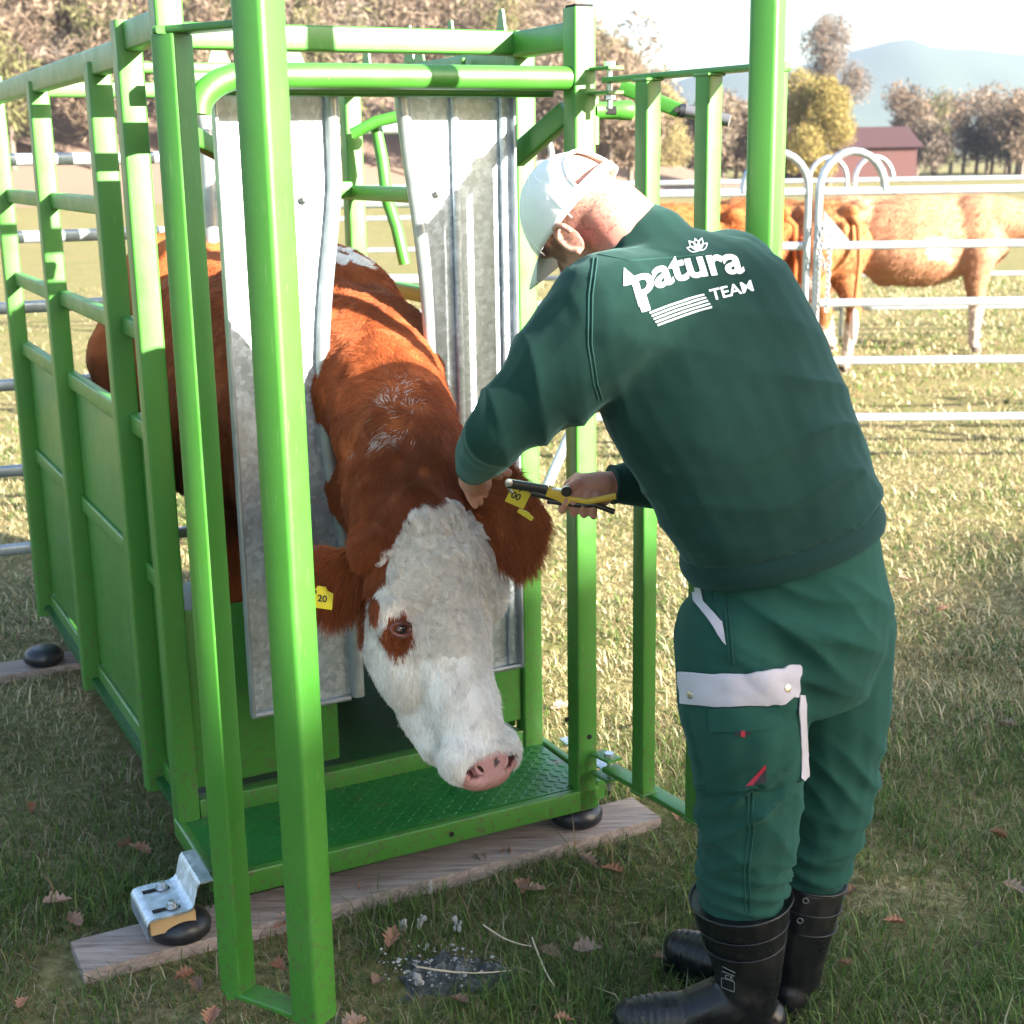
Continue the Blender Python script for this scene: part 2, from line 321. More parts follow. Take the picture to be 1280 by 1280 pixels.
# ---- gates
def gate(pts, base_z, top_z, secs, name_label, ang_end, end_top, hinge_dir, secE):
    """pts: hinge, bar, bar, bar, end post (plan positions)"""
    g = empty('front_gate', (0, 0, 0)); g.parent = crush; g.matrix_parent_inverse = Matrix.Translation(crush.location).inverted()
    g['label'] = name_label
    P = [Vector((x, y, 0)) for x, y in pts]
    for i, p in enumerate(P[1:4]):
        sd_ = secs[i][1]; MB().bar(p+Z*(base_z+.006), p+Z*(top_z-.006), secs[i][0], secs[i][0], (math.cos(sd_), math.sin(sd_), 0), .005).build('bar', GREEN, g)
    for p in P[1:4]:
        for zz, dz in ((base_z, .008), (top_z, -.008)):
            c = p+Z*(zz+dz); w_ = secs[0][0]*.54; a_ = secs[0][1]; cr = [Vector((math.cos(a_+k)*w_*1.36, math.sin(a_+k)*w_*1.36, 0)) for k in (R(45), R(135), R(225), R(315))]; ps = []
            for k in range(4):
                for q_ in range(7): ps.append(c+cr[k].lerp(cr[(k+1) % 4], q_/7))
            MB().tube(ps, [.0028+.0014*random.random() for _ in ps], 6, closed=True).build('weld_bead', GREEN, g)
    q = P[4]; MB().bar(q+Z*base_z, q+Z*end_top, secE, secE, (math.cos(ang_end), math.sin(ang_end), 0), .010, 4).build('end_post', GREEN, g)
    for z in (base_z, top_z):
        MB().bar(P[0]+Z*z, P[3]+(P[3]-P[2]).normalized()*.022+Z*z, .045, .012 if z == top_z else .014, Z, .003).build('rail', GREEN, g)
        MB().bar(P[3]-(P[4]-P[3]).normalized()*.018+Z*(z+(.0005)), P[4]-(P[4]-P[3]).normalized()*.024+Z*(z+.0005), .045, .012, Z, .003).build('rail', GREEN, g)
        for dz in (.026, -.026):
            h = Vector(hinge_dir).normalized(); MB().bar(P[0]-h*.045+Z*(z+dz), P[0]+h*.022+Z*(z+dz), .045, .007, Z, .003).build('hinge_plate', GREEN, g)
        MB().lathe(P[0]+Z*(z-.06), [(.006, 0), (.006, .095)], 10).build('hinge_pin', STEEL, g)
        MB().lathe(P[0]+Z*(z+.030), [(.013, 0), (.013, .010)], 6).build('pin_head', STEEL, g); MB().lathe(P[0]+Z*(z-.041), [(.013, 0), (.013, .009)], 6).build('pin_nut', STEEL, g)
    return g
gR = math.atan2(-.45, .304); gEl = math.atan2(-.49, .87)
gate([(.232, 3.285), (.302, 3.130), (.410, 2.98), (.515, 2.845), (.482, 2.735)], .22, 1.862, [(.041, gR)]*3, 'wide open gate behind the man', math.atan2(-.45, .89), 2.5, (.6, -.8, 0), .056)
gate([(-.640, 2.88), (-.598, 2.68), (-.556, 2.505), (-.519, 2.335), (-.367, 2.245)], .22, 1.90, [(.035, gEl), (.035, gEl), (.048, gEl)], 'open gate nearest the camera', gEl, 2.4, (.1, -1, 0), .062)
# spring latch on the right front post and the long handle rod behind the gate
k0 = L(UR+.03, .03, 1.80)
m = MB().lathe(k0+D*.01, [(.020, 0), (.020, .055), (.0225, .060), (.0225, .088), (.018, .094)], 18, D+Vector((.25, -.1, 0))); part(m, 'spring_latch')
part(MB().bar(k0+D*.028-B*.021, k0+D*.052-B*.027, .004, .018, Z), 'latch_slot', HOLE)
part(MB().bar(k0-Z*.075-B*.012, k0+Z*.03-B*.012, .03, .005, B), 'latch_plate')
a, b, c = at(776, 108, 3.55), at(849, 138, 3.5), at(920, 158, 3.45)
part(MB().bar(a, b, .014, .034, Z, .004), 'handle_bar'); part(MB().lathe(at(846, 137, 3.478), [(.007, 0), (.007, .006)], 10, (0, -1, 0)), 'handle_pin', HOLE)
part(MB().tube([b, at(856, 139, 3.5)], .017), 'handle_collar', BLACK); part(MB().tube([at(856, 139, 3.5), at(912, 151, 3.47)], .015), 'handle_grip', mat('grey_grip', (.16, .16, .17), .3, .5))
# planks under the crush
def plank(p, q, w, h, label):
    m = MB(); p = Vector(p); q = Vector(q); d = (q-p).normalized(); s_ = d.cross(Z); N = 14; vs = []
    for i in range(N+1):
        c = p.lerp(q, i/N)
        for sx, sz in ((-1, 0), (1, 0), (1, 1), (-1, 1)): vs.append(c+s_*sx*(w/2+.004*noise.noise((i, sx, 1)))+Z*(sz*(h+.003*noise.noise((i, sx, 5)))))
    fs = [(i*4+k, i*4+(k+1) % 4, i*4+4+(k+1) % 4, i*4+4+k) for i in range(N) for k in range(4)]+[(3, 2, 1, 0), tuple(N*4+k for k in range(4))]
    me = bpy.data.meshes.new('plank'); o_ = Vector(((p.x+q.x)/2, (p.y+q.y)/2, 0)); me.from_pydata([tuple(Vector(v)-o_) for v in vs], [], fs); o = link('plank', me, WOOD, None, 30)
    o.location = o_; tag(o, label, 'plank', 'weathered planks under the crush')
plank(L(UL-.34, .03, -.005)+Z*0, L(UR+.20, .04, 0), .14, .036, 'long weathered plank under the front edge of the green crush')
plank(L(UL-.35, 2.02, -.005), L(UR+.2, 2.02, 0), .14, .034, 'weathered plank under the rear end of the green crush')
# ================================================================== unseen blocks added behind the viewer to shape the foreground shade
def shade_block(t0, t1, top, lab):
    T = Vector((.574, .819, 0)); U = SUN_TRAVEL; o = -U*26+T*((t0+t1)/2); b = empty('shade_block', o, lab, 'shade_block'); w = MB(); h = top
    w.prism([-U*26+T*t0, -U*26+T*t1, -U*26+T*t1+Z*(h-.25), -U*26+T*t0+Z*(h-.25)], -U*8)
    w.build('wall', mat('shade_block_side', (.22, .17, .13), .8), b)
    rf = MB(); rf.prism([-U*25.6+T*(t0-.0)+Z*(h-.25), -U*25.6+T*(t0)+Z*h, -U*34.4+T*t0+Z*h, -U*34.4+T*t0+Z*(h-.25)], T*(t1-t0)); rf.build('roof', mat('shade_block_top', (.25, .10, .07), .7), b); return b
TE = math.tan(ELEV)
tall = shade_block(-16, 3.10, 1.45+25.6*TE, 'tall unseen shade block added behind the viewer'); shade_block(3.11, 6.5, .68+25.6*TE, 'low unseen shade block added behind the viewer')
_U, _T = SUN_TRAVEL, Vector((.574, .819, 0))
for c0_, c1_, ck_ in ((2.05, 2.47, 2.03), (1.78, 2.03, 1.90)): MB().prism([-_U*25.6+_T*c0_+Z*9, -_U*25.6+_T*c1_+Z*9, -_U*25.6+_T*c1_+Z*(ck_+25.6*TE), -_U*25.6+_T*c0_+Z*(ck_+25.6*TE)], -_U*.5).build('shade_slab', bpy.data.materials.get('shade_slab_face') or mat('shade_slab_face', (.3, .13, .09), .9), tall)  # narrow unseen slabs added on top, sized to shade man and cow
# ================================================================== BACKGROUND
def mesh_np(name, co, faces_n, idx, col=None):
    """co (N,3), polygons all with faces_n corners, idx flat; col (N,3) point colour"""
    me = bpy.data.meshes.new(name); me.vertices.add(len(co)); me.vertices.foreach_set('co', np.asarray(co, np.float32).ravel())
    nf = len(idx)//faces_n; me.loops.add(len(idx)); me.loops.foreach_set('vertex_index', np.asarray(idx, np.int32).ravel())
    me.polygons.add(nf); me.polygons.foreach_set('loop_start', np.arange(0, len(idx), faces_n, dtype=np.int32))
    if col is not None:
        a = me.attributes.new('tint', 'FLOAT_COLOR', 'POINT'); c4 = np.ones((len(co), 4), np.float32); c4[:, :3] = col; a.data.foreach_set('color', c4.ravel())
    me.update(calc_edges=True); me.validate(); return me
def tintmat(name, rough=.8, spec=.2, trans=0.):
    def b(t, p):
        a = nd(t, 'ShaderNodeAttribute', attribute_name='tint'); t.links.new(a.outputs['Color'], p.inputs['Base Color'])
        if trans:
            tr = t.nodes.new('ShaderNodeBsdfTranslucent'); t.links.new(a.outputs['Color'], tr.inputs[0]); mx = t.nodes.new('ShaderNodeMixShader'); mx.inputs[0].default_value = trans
            out = t.nodes['Material Output']; t.links.new(p.outputs[0], mx.inputs[1]); t.links.new(tr.outputs[0], mx.inputs[2]); t.links.new(mx.outputs[0], out.inputs[0])
    return mat(name, rough=rough, spec=spec, build=b)
LEAFM = tintmat('twigs_and_leaves', .8, .15, .3); BARK = mat('bark', (.14, .11, .09), .9, 0, .1)
def leafcloud(centres, radii, n, size, cols, shell=.55, elong=1.):
    """leaf-sized quads spread through ellipsoid clumps"""
    w = np.array([r[0]*r[1]*r[2] for r in radii])**.8; w = w/w.sum(); ci = rng.choice(len(centres), n, p=w)
    d = rng.normal(size=(n, 3)); d /= np.linalg.norm(d, axis=1)[:, None]; rad = (shell+(1-shell)*rng.random(n))*(.8+.35*rng.random(n))
    rad = np.where(rng.random(n) < .25, rng.random(n), rad)
    c = np.array(centres)[ci]+d*rad[:, None]*np.array(radii)[ci]
    a = rng.normal(size=(n, 3)); a /= np.linalg.norm(a, axis=1)[:, None]; b = np.cross(a, rng.normal(size=(n, 3))); b /= np.linalg.norm(b, axis=1)[:, None]
    s = size*(.5+rng.random(n))[:, None]; a = a*s*elong; b = b*s*.5
    co = np.stack([c-a-b*.4, c+b, c+a+b*.3, c-b], 1).reshape(-1, 3)
    cc = np.array(cols)[rng.choice(len(cols), n)]*(.75+.5*rng.random(n))[:, None]
    return co, np.repeat(cc, 4, 0)
def limbs(m, base, h, r, n, spread, rs):
    base = Vector(base); top = base+Z*h*.75; pts = [base+Z*h*.75*k/6+Vector((rs.uniform(-1, 1), rs.uniform(-1, 1), 0))*h*.012*k for k in range(7)]
    m.tube(pts, [r*(1-.12*k) for k in range(7)], 8); tips = []
    for i in range(n):
        k = rs.uniform(1.2, 5.8); p = pts[int(k)].lerp(pts[min(6, int(k)+1)], k % 1); a = rs.uniform(0, 6.283); ln = spread*rs.uniform(.6, 1.1)*(1.15-k/9)
        q = p+Vector((math.cos(a)*ln, math.sin(a)*ln, h*rs.uniform(.08, .30))); mid = p.lerp(q, .5)+Z*h*.02
        m.tube([p, mid, q], [r*.35, r*.22, r*.08], 5); tips.append(q)
        for _ in range(4):
            e = q+Vector((rs.uniform(-1, 1), rs.uniform(-1, 1), rs.uniform(0, 1)))*spread*.4; m.tube([mid.lerp(q, rs.random()), e], [r*.12, r*.03], 4); tips.append(e)
    return tips
def tree(base, h, crown_r, crown_h, n, size, cols, label, seed, name='tree', lean=1., bare=False, cz=None):
    rs = random.Random(seed); e = empty(name, base, label, 'tree'); m = MB(); tips = limbs(m, base, h, h*.018+.03, 16 if bare else 9, crown_r*.75, rs); m.build('trunk', BARK, e, 60, False)
    cz = cz or base[2]+h-crown_h; cs = []; rr = []
    for i in range(16 if not bare else 26):
        a = rs.uniform(0, 6.283); q = math.sqrt(rs.random()); zz = rs.uniform(-1, 1); k = math.sqrt(max(0, 1-zz*zz*.75))
        cs.append((base[0]+math.cos(a)*q*crown_r*.72*k, base[1]+math.sin(a)*q*crown_r*.72*k, cz+zz*crown_h*.8)); s = rs.uniform(.26, .42)*(.8 if bare else 1)
        rr.append((crown_r*s, crown_r*s, crown_h*s))
    co, cc = leafcloud(cs, rr, n, size, cols, elong=2.2 if bare else 1.)
    me = mesh_np('crown', co, 4, np.arange(len(co)), cc); link('crown', me, LEAFM, e, None)
PINK = [(.185, .135, .095), (.16, .12, .085), (.215, .16, .115), (.14, .12, .075), (.14, .135, .06), (.20, .16, .125)]
def woodland(name, spec, n_per, seed, label, cols=PINK):
    """one far-off wood: spec = list of (x, y, ground z, height, radius)"""
    rs = random.Random(seed); allc, allk = [], []; tr = MB()
    for x, y, z, h, r in spec:
        cs = []; rr = []
        for i in range(7):
            a = rs.uniform(0, 6.28); q = rs.random()*.55*r; zz = rs.uniform(.3, .9); cs.append((x+math.cos(a)*q, y+math.sin(a)*q, z+h*zz)); k = rs.uniform(.35, .5); rr.append((r*k, r*k, h*k*.45))
        base = rs.choice(cols); cc = [tuple(c*(.8+.2*k) for c in base) for k in range(3)]+[rs.choice(cols)]
        co, ck = leafcloud(cs, rr, n_per, .085, cc, elong=2.6); allc.append(co); allk.append(ck)
        tr.tube([(x, y, z), (x+.1, y, z+h*.7)], [.16, .05], 5)
        for _ in range(5):
            q = rs.uniform(.3, .7); a = rs.uniform(0, 6.28); tr.tube([(x, y, z+h*q), (x+math.cos(a)*r*.6, y+math.sin(a)*r*.6, z+h*(q+.25))], [.07, .02], 4)
    co = np.concatenate(allc); o = link(name, mesh_np(name, co, 4, np.arange(len(co)), np.concatenate(allk)), LEAFM, None, None)
    tag(o, label, 'trees', None, 'stuff'); o2 = tr.build(name+'_trunks', BARK, o, None, False); o2['kind'] = 'stuff'
# wooded slope behind the left and middle of the picture
def slope(x, y): return max(0, (y-62))*.36*max(0., min(1., (14-x)/26))
def hillside():
    xs = np.linspace(-90, 60, 60); ys = np.linspace(60, 150, 30); vs = [(x, y, slope(x, y)-.3+.5*noise.noise((x*.1, y*.1, 0))) for y in ys for x in xs]
    me = bpy.data.meshes.new('hillside'); me.from_pydata(vs, [], [(j*60+i, j*60+i+1, j*60+61+i, j*60+60+i) for j in range(29) for i in range(59)])
    o = link('hillside', me, mat('leaf_litter_slope', (.17, .12, .09), .95, 0, .1), smooth=180); o['kind'] = 'structure'
hillside()
rs = random.Random(3); spec = []
for i in range(270):
    y = rs.uniform(64, 118); x = rs.uniform(-.50*y, .105*y)
    hh = rs.uniform(5, 9) if x < 5 else rs.uniform(4, 6.5); spec.append((x, y, slope(x, y)-.2, hh, rs.uniform(1.8, 3.2)))
woodland('woodland', spec, 1700, 5, 'brown leafless wood on the slope behind the crush')
spec = [(rs.uniform(7, 21), rs.uniform(92, 104), -.2, rs.uniform(3.9, 5.6), rs.uniform(1.6, 2.6)) for i in range(34)]+[(rs.uniform(26, 44), rs.uniform(92, 110), -.2, rs.uniform(4, 7), rs.uniform(1.8, 3)) for i in range(30)]
woodland('hedge_wood', spec, 1500, 6, 'low brown line of trees across the far side of the meadow')
OL = [(.30, .24, .08), (.24, .20, .06), (.34, .28, .11), (.19, .17, .05), (.26, .18, .08)]
tree((13.6, 66, -.1), 5.3, 2.25, 2.3, 42000, .052, OL, 'round olive yellow tree beyond the cattle pen', 11)
tree((17.2, 78, -.1), 8.9, 2.4, 3.2, 14000, .045, [(.16, .13, .11), (.20, .16, .13)], 'tall leafless tree rising above the yellow tree', 12, bare=True)
tree((5.2, 74, 0), 7.0, 1.9, 3.0, 34000, .05, [(.22, .19, .10), (.25, .18, .13), (.18, .16, .08)], 'brown tree with the highest crown, seen just right of the front post', 13)
tree((.2, 70, 2), 8.0, 2.3, 3.0, 36000, .05, [(.17, .19, .07), (.24, .17, .12), (.20, .18, .09)], 'tree turning green on the brow of the slope above the top beam', 14)
tree((8.3, 80, 0), 5.4, 1.9, 2.4, 24000, .05, [(.34, .29, .12), (.26, .21, .12)], 'small pale yellow tree at the edge of the low wood', 15)
# far hills in the haze
def hills():
    prof = [(-700, 8), (-180, 18), (-30, 20), (40, 22), (90, 33), (140, 50), (185, 66), (220, 74), (260, 70), (340, 90), (420, 80), (700, 70)]
    n = 90; vs = []
    for j in range(8):
        for i in range(n):
            x = -735+1400*i/(n-1); h = np.interp(x+35, [p[0] for p in prof], [p[1] for p in prof])*(math.sin(math.pi/2*j/7))
            vs.append((x, 900+45*j, h*(1+.06*noise.noise((x*.012, j, 0)))+6*noise.noise((x*.03, j*2, 4))-3))
    me = bpy.data.meshes.new('far_hills'); me.from_pydata(vs, [], [(j*n+i, j*n+i+1, (j+1)*n+i+1, (j+1)*n+i) for j in range(7) for i in range(n-1)])
    o = link('far_hills', me, mat('distant_wooded_hills', (.055, .07, .05), .95, 0, .1), smooth=180); o['kind'] = 'structure'
hills()
# red shed at the right edge
e = empty('shed', (19.5, 84, 0), 'low dark red shed behind the olive yellow tree', 'shed')
m = MB().prism([(16.6, 82, 0), (23, 82, 0), (23, 82, 1.9), (16.6, 82, 1.9)], (0, 6, 0)); m.build('wall', mat('red_boards', (.06, .018, .016), .8), e)
m = MB().prism([(16.3, 81.7, 1.9), (23.3, 81.7, 1.9), (23.3, 85, 3.0), (16.3, 85, 3.0)], (0, .2, .08)); m.build('roof', mat('dark_red_tiles', (.04, .012, .012), .8), e)
# ---- galvanised pen panels
TB = .021
def penpanel(a, b, label, top=1.50, rails=(1.50, 1.22, .92, .61, .30), arch=True, rise=.22, flat=True, group='galvanised pen panels'):
    a = Vector((*a, 0)); b = Vector((*b, 0)); d = (b-a).normalized(); e = empty('pen_panel', a.lerp(b, .5), label, 'fence panel', group)
    for z in rails:
        MB().bar(a+d*.02+Z*z, b-d*.02+Z*z, .030, .044, Z, .012).build('rail', GALVT, e)
    for p, s in ((a, 1), (b, -1)):
        if arch:
            w = .17; pts = [p+Z*.04, p+Z*(top)]+[p+d*s*(w-w*math.cos(t))+Z*(top+math.sin(t)*rise*.92) for t in [math.pi*k/12 for k in range(1, 12)]]+[p+d*s*2*w+Z*top, p+d*s*2*w+Z*(rails[0])]
        else: pts = [p+Z*.04, p+Z*(top+.1)]
        MB().tube(pts, TB, 12).build('post', GALVT, e)
    return e
penpanel((1.635, 7.62), (4.3, 7.5), 'pen panel right of the man, with a chain hanging on its arched post')
penpanel((-.4, 7.8), (1.585, 7.64), 'pen panel showing between the bars of the open gate')
penpanel((4.34, 7.5), (7, 7.3), 'pen panel farther right beyond the chained one')
penpanel((.55, 13.4), (3.08, 13.2), 'far pen panel crossing behind the cows', rails=(1.45, 1.17, .88, .6, .3), top=1.45)
penpanel((3.15, 13.2), (6.2, 13.0), 'far pen panel at the right edge behind the cows', rails=(1.45, 1.17, .88, .6, .3), top=1.45)
penpanel((-2.6, 13.5), (.5, 13.4), 'far pen panel hidden mostly by the crush', rails=(1.45, 1.17, .88, .6, .3), top=1.45)
penpanel((-.9, 5.95), (.035, 5.86), 'tall race panel with white looped top behind the crush', top=1.62, rails=(1.82, 1.53, 1.22, .92, .6, .3), arch=False, group='race panels behind the crush')
MB().tube([Vector((.04, 5.86, 1.53)), Vector((.15, 5.85, 1.54)), Vector((.182, 5.85, 1.60)), Vector((.18, 5.85, 1.72)), Vector((.165, 5.85, 1.78)), Vector((.14, 5.85, 1.80)), Vector((.12, 5.85, 1.78)), Vector((.11, 5.85, 1.70))], .012, 10).build('loop', GALVT, bpy.data.objects['pen_panel.006'])
penpanel((-2.6, 4.9), (-1.22, 5.4), 'race panel along the left side behind the crush', top=1.75, rails=(1.72, 1.45, 1.2, .92, .6, .3), arch=False, group='race panels behind the crush')
m = MB().tube([at(225, 118, 4.6), at(240, 116, 4.6), at(252, 130, 4.6), at(258, 160, 4.6), at(262, 230, 4.6), at(270, 420, 4.6)], .024, 12)
o = m.build('race_post', GALVT); tag(o, 'grey bent race tube standing just left of the left head panel', 'post')
m = MB().bar(at(722, 520, 4.4), at(682, 612, 4.15), .03, .03, Z, .012); o = m.build('prop_tube', GALVT); tag(o, 'slanting galvanised prop tube in the sunny gap below the sleeve', 'tube')
# chain and hasp on the arched post
ch = empty('chain', (1.66, 7.58, 1.1), 'zinc chain looped twice over the arched pen post', 'chain')
def links(p0, p1, n, r=.016):
    for k in range(n):
        c = Vector(p0).lerp(Vector(p1), (k+.5)/n); t = [2*math.pi*q/10 for q in range(10)]
        ax = Vector((1, 0, 0)) if k % 2 else Vector((.3, -.95, 0))
        MB().tube([c+ax*math.cos(a)*r*.62+Z*math.sin(a)*r*1.25 for a in t], .0042, 6, closed=True).build('chain_link', GALVT, ch)
links((1.655, 7.575, 1.33), (1.615, 7.575, 1.22), 6); links((1.69, 7.57, 1.30), (1.685, 7.57, .88), 14); links((1.615, 7.575, 1.24), (1.67, 7.575, 1.10), 5)
m = MB().prism([(1.66, 7.60, 1.40), (1.80, 7.60, 1.245), (1.66, 7.60, 1.245)], (0, .008, 0)); tag(m.build('corner_plate', GALVT), 'triangular galvanised corner plate behind the chain', 'plate')
# ================================================================== ORGANIC MESH TOOL
def capsule(a, b, ra, rb, n=14, flat=None):
    """tapered capsule as verts/faces; flat=(axis, factor) squashes the section"""
    a = Vector(a); b = Vector(b); d = b-a; L_ = d.length; d = d.normalized() if L_ > 1e-6 else Vector((0, 0, 1)); x = d.orthogonal().normalized(); y = d.cross(x); rows = []
    for k in range(1, 5): t = math.pi/2*k/4; rows.append((a-d*ra*math.cos(t), ra*math.sin(t)))
    for k in range(1, 5): t = math.pi/2*(k/4)-math.pi/2/4; rows.append((b+d*rb*math.sin(t), rb*math.cos(t)))
    vs = [a-d*ra]+[c+(x*math.cos(2*math.pi*i/n)+y*math.sin(2*math.pi*i/n))*r for c, r in rows for i in range(n)]+[b+d*rb]
    m = len(rows); fs = [(0, 1+(i+1) % n, 1+i) for i in range(n)]+[(1+j*n+i, 1+j*n+(i+1) % n, 1+(j+1)*n+(i+1) % n, 1+(j+1)*n+i) for j in range(m-1) for i in range(n)]
    fs += [(1+(m-1)*n+i, 1+(m-1)*n+(i+1) % n, 1+m*n) for i in range(n)]
    return vs, fs
def ellip(c, r, rot=None, n=20, m=12):
    c = Vector(c); rot = rot or Matrix.Identity(3); vs = [c+rot @ Vector((0, 0, -r[2]))]
    for j in range(1, m):
        t = -math.pi/2+math.pi*j/m
        for i in range(n): a = 2*math.pi*i/n; vs.append(c+rot @ Vector((r[0]*math.cos(t)*math.cos(a), r[1]*math.cos(t)*math.sin(a), r[2]*math.sin(t))))
    vs.append(c+rot @ Vector((0, 0, r[2]))); fs = [(0, 1+(i+1) % n, 1+i) for i in range(n)]
    fs += [(1+j*n+i, 1+j*n+(i+1) % n, 1+(j+1)*n+(i+1) % n, 1+(j+1)*n+i) for j in range(m-2) for i in range(n)]
    fs += [(1+(m-2)*n+i, 1+(m-2)*n+(i+1) % n, len(vs)-1) for i in range(n)]
    return vs, fs
def organic(shapes, voxel, smooth_it, fac=.5):
    mb = MB()
    for s in shapes: mb.add(*s)
    me = bpy.data.meshes.new('tmp'); me.from_pydata(mb.v, [], mb.f); b = bmesh.new(); b.from_mesh(me); bmesh.ops.recalc_face_normals(b, faces=b.faces); b.to_mesh(me); b.free()
    o = bpy.data.objects.new('tmp', me); COL.objects.link(o); md = o.modifiers.new('r', 'REMESH'); md.mode = 'VOXEL'; md.voxel_size = voxel
    if smooth_it: sm = o.modifiers.new('s', 'SMOOTH'); sm.factor = fac; sm.iterations = smooth_it
    dg = bpy.context.evaluated_depsgraph_get(); r = bpy.data.meshes.new_from_object(o.evaluated_get(dg)); bpy.data.objects.remove(o); bpy.data.meshes.remove(me); return r
def chain_caps(pts, rad): return [capsule(pts[i], pts[i+1], rad[i], rad[i+1]) for i in range(len(pts)-1)]
def getco(me): a = np.empty(len(me.vertices)*3, np.float32); me.vertices.foreach_get('co', a); return a.reshape(-1, 3)
def getno(me): a = np.empty(len(me.vertices)*3, np.float32); me.vertices.foreach_get('normal', a); return a.reshape(-1, 3)
def setco(me, c): me.vertices.foreach_set('co', np.asarray(c, np.float32).ravel()); me.update()
def paint(me, col):
    a = me.attributes.new('tint', 'FLOAT_COLOR', 'POINT'); c = np.ones((len(me.vertices), 4), np.float32); c[:, :3] = col; a.data.foreach_set('color', c.ravel())
def vnoise(P, s, seed=0.):
    """cheap smooth value noise in numpy, -1..1"""
    q = P*s+seed; i = np.floor(q).astype(np.int64); f = q-i; f = f*f*(3-2*f)
    def h(a, b, c): n = (a*374761393+b*668265263+c*2147483647+int(seed*1000)*1274126177) & 0xffffffff; n = ((n ^ (n >> 13))*1274126177) & 0xffffffff; return ((n ^ (n >> 16)) & 0xffff)/32767.5-1
    r = 0
    for dx in (0, 1):
        for dy in (0, 1):
            for dz in (0, 1):
                w = (f[:, 0] if dx else 1-f[:, 0])*(f[:, 1] if dy else 1-f[:, 1])*(f[:, 2] if dz else 1-f[:, 2]); r = r+w*h(i[:, 0]+dx, i[:, 1]+dy, i[:, 2]+dz)
    return r
def sample_surface(me, n, weight=None):
    me.calc_loop_triangles(); t = np.empty(len(me.loop_triangles)*3, np.int32); me.loop_triangles.foreach_get('vertices', t); t = t.reshape(-1, 3)
    co = getco(me); no = getno(me); A, B_, C_ = co[t[:, 0]], co[t[:, 1]], co[t[:, 2]]; ar = np.linalg.norm(np.cross(B_-A, C_-A), axis=1)
    if weight is not None: ar = ar*weight((A+B_+C_)/3, no[t[:, 0]])
    k = rng.choice(len(t), n, p=ar/ar.sum()); u = rng.random(n); v = rng.random(n); s = u+v > 1; u[s] = 1-u[s]; v[s] = 1-v[s]; w = 1-u-v
    P = A[k]*w[:, None]+B_[k]*u[:, None]+C_[k]*v[:, None]; N = no[t[k, 0]]*w[:, None]+no[t[k, 1]]*u[:, None]+no[t[k, 2]]*v[:, None]
    return P, N/np.linalg.norm(N, axis=1)[:, None]
def hair(name, P, N, flow, length, col, m, parent, lift=.3, curl=0., freq=1., seg=5, rad=.0006, clump=.25, gravity=0., bend=0.):
    """P roots, N normals, flow direction per root, length per root, col per root"""
    n = len(P); F = flow-N*(flow*N).sum(1)[:, None]; F /= np.linalg.norm(F, axis=1)[:, None]+1e-9; F = F+.16*rng.normal(size=F.shape)
    cl = np.stack([vnoise(P, 38, s) for s in (1., 2., 3.)], 1); F = F+clump*cl; F /= np.linalg.norm(F, axis=1)[:, None]; S_ = np.cross(N, F)
    ph = vnoise(P, 24, 5.)*6+rng.random(n)*.8; t = np.linspace(0, 1, seg)[None, :, None]; Lc = length[:, None, None]
    pts = P[:, None]+F[:, None]*t*Lc+N[:, None]*(lift*Lc*(t-.55*t*t))
    if np.any(curl):
        cw = (curl if hasattr(curl, '__len__') else np.full(n, curl))[:, None, None]; a = ph[:, None, None]+t*freq*6.283
        pts = pts+(S_[:, None]*np.sin(a)+N[:, None]*np.cos(a)*.6)*cw*t
    pts = pts+np.array([0, 0, -1.])*gravity*Lc*t*t
    hc = bpy.data.hair_curves.new(name); hc.add_curves([seg]*n); hc.attributes['position'].data.foreach_set('vector', pts.astype(np.float32).ravel())
    ra = hc.attributes.get('radius') or hc.attributes.new('radius', 'FLOAT', 'POINT'); rr = np.tile((rad*(1-.75*np.linspace(0, 1, seg)**2))[None], (n, 1)).astype(np.float32); ra.data.foreach_set('value', rr.ravel())
    a = hc.attributes.new('tint', 'FLOAT_COLOR', 'POINT'); c = np.ones((n, seg, 4), np.float32); c[:, :, :3] = col[:, None, :]; a.data.foreach_set('color', c.ravel())
    hc.materials.append(m); o = bpy.data.objects.new(name, hc); COL.objects.link(o); o.parent = parent
    o.matrix_parent_inverse = parent.matrix_world.inverted() if parent.parent is None and parent.type != 'EMPTY' else Matrix.Identity(4)
    if parent.type == 'EMPTY': o.matrix_parent_inverse = Matrix.Translation(parent.location).inverted()
    return o
FUR = tintmat('animal_fur', .55, .35, .28)
SKINCOAT = tintmat('short_coat', .8, .12); bump(SKINCOAT.node_tree, SKINCOAT.node_tree.nodes['Principled BSDF'], noise_tex(SKINCOAT.node_tree, 45, 5, .7, stretch=(1, 1, .35)), .8, .012)
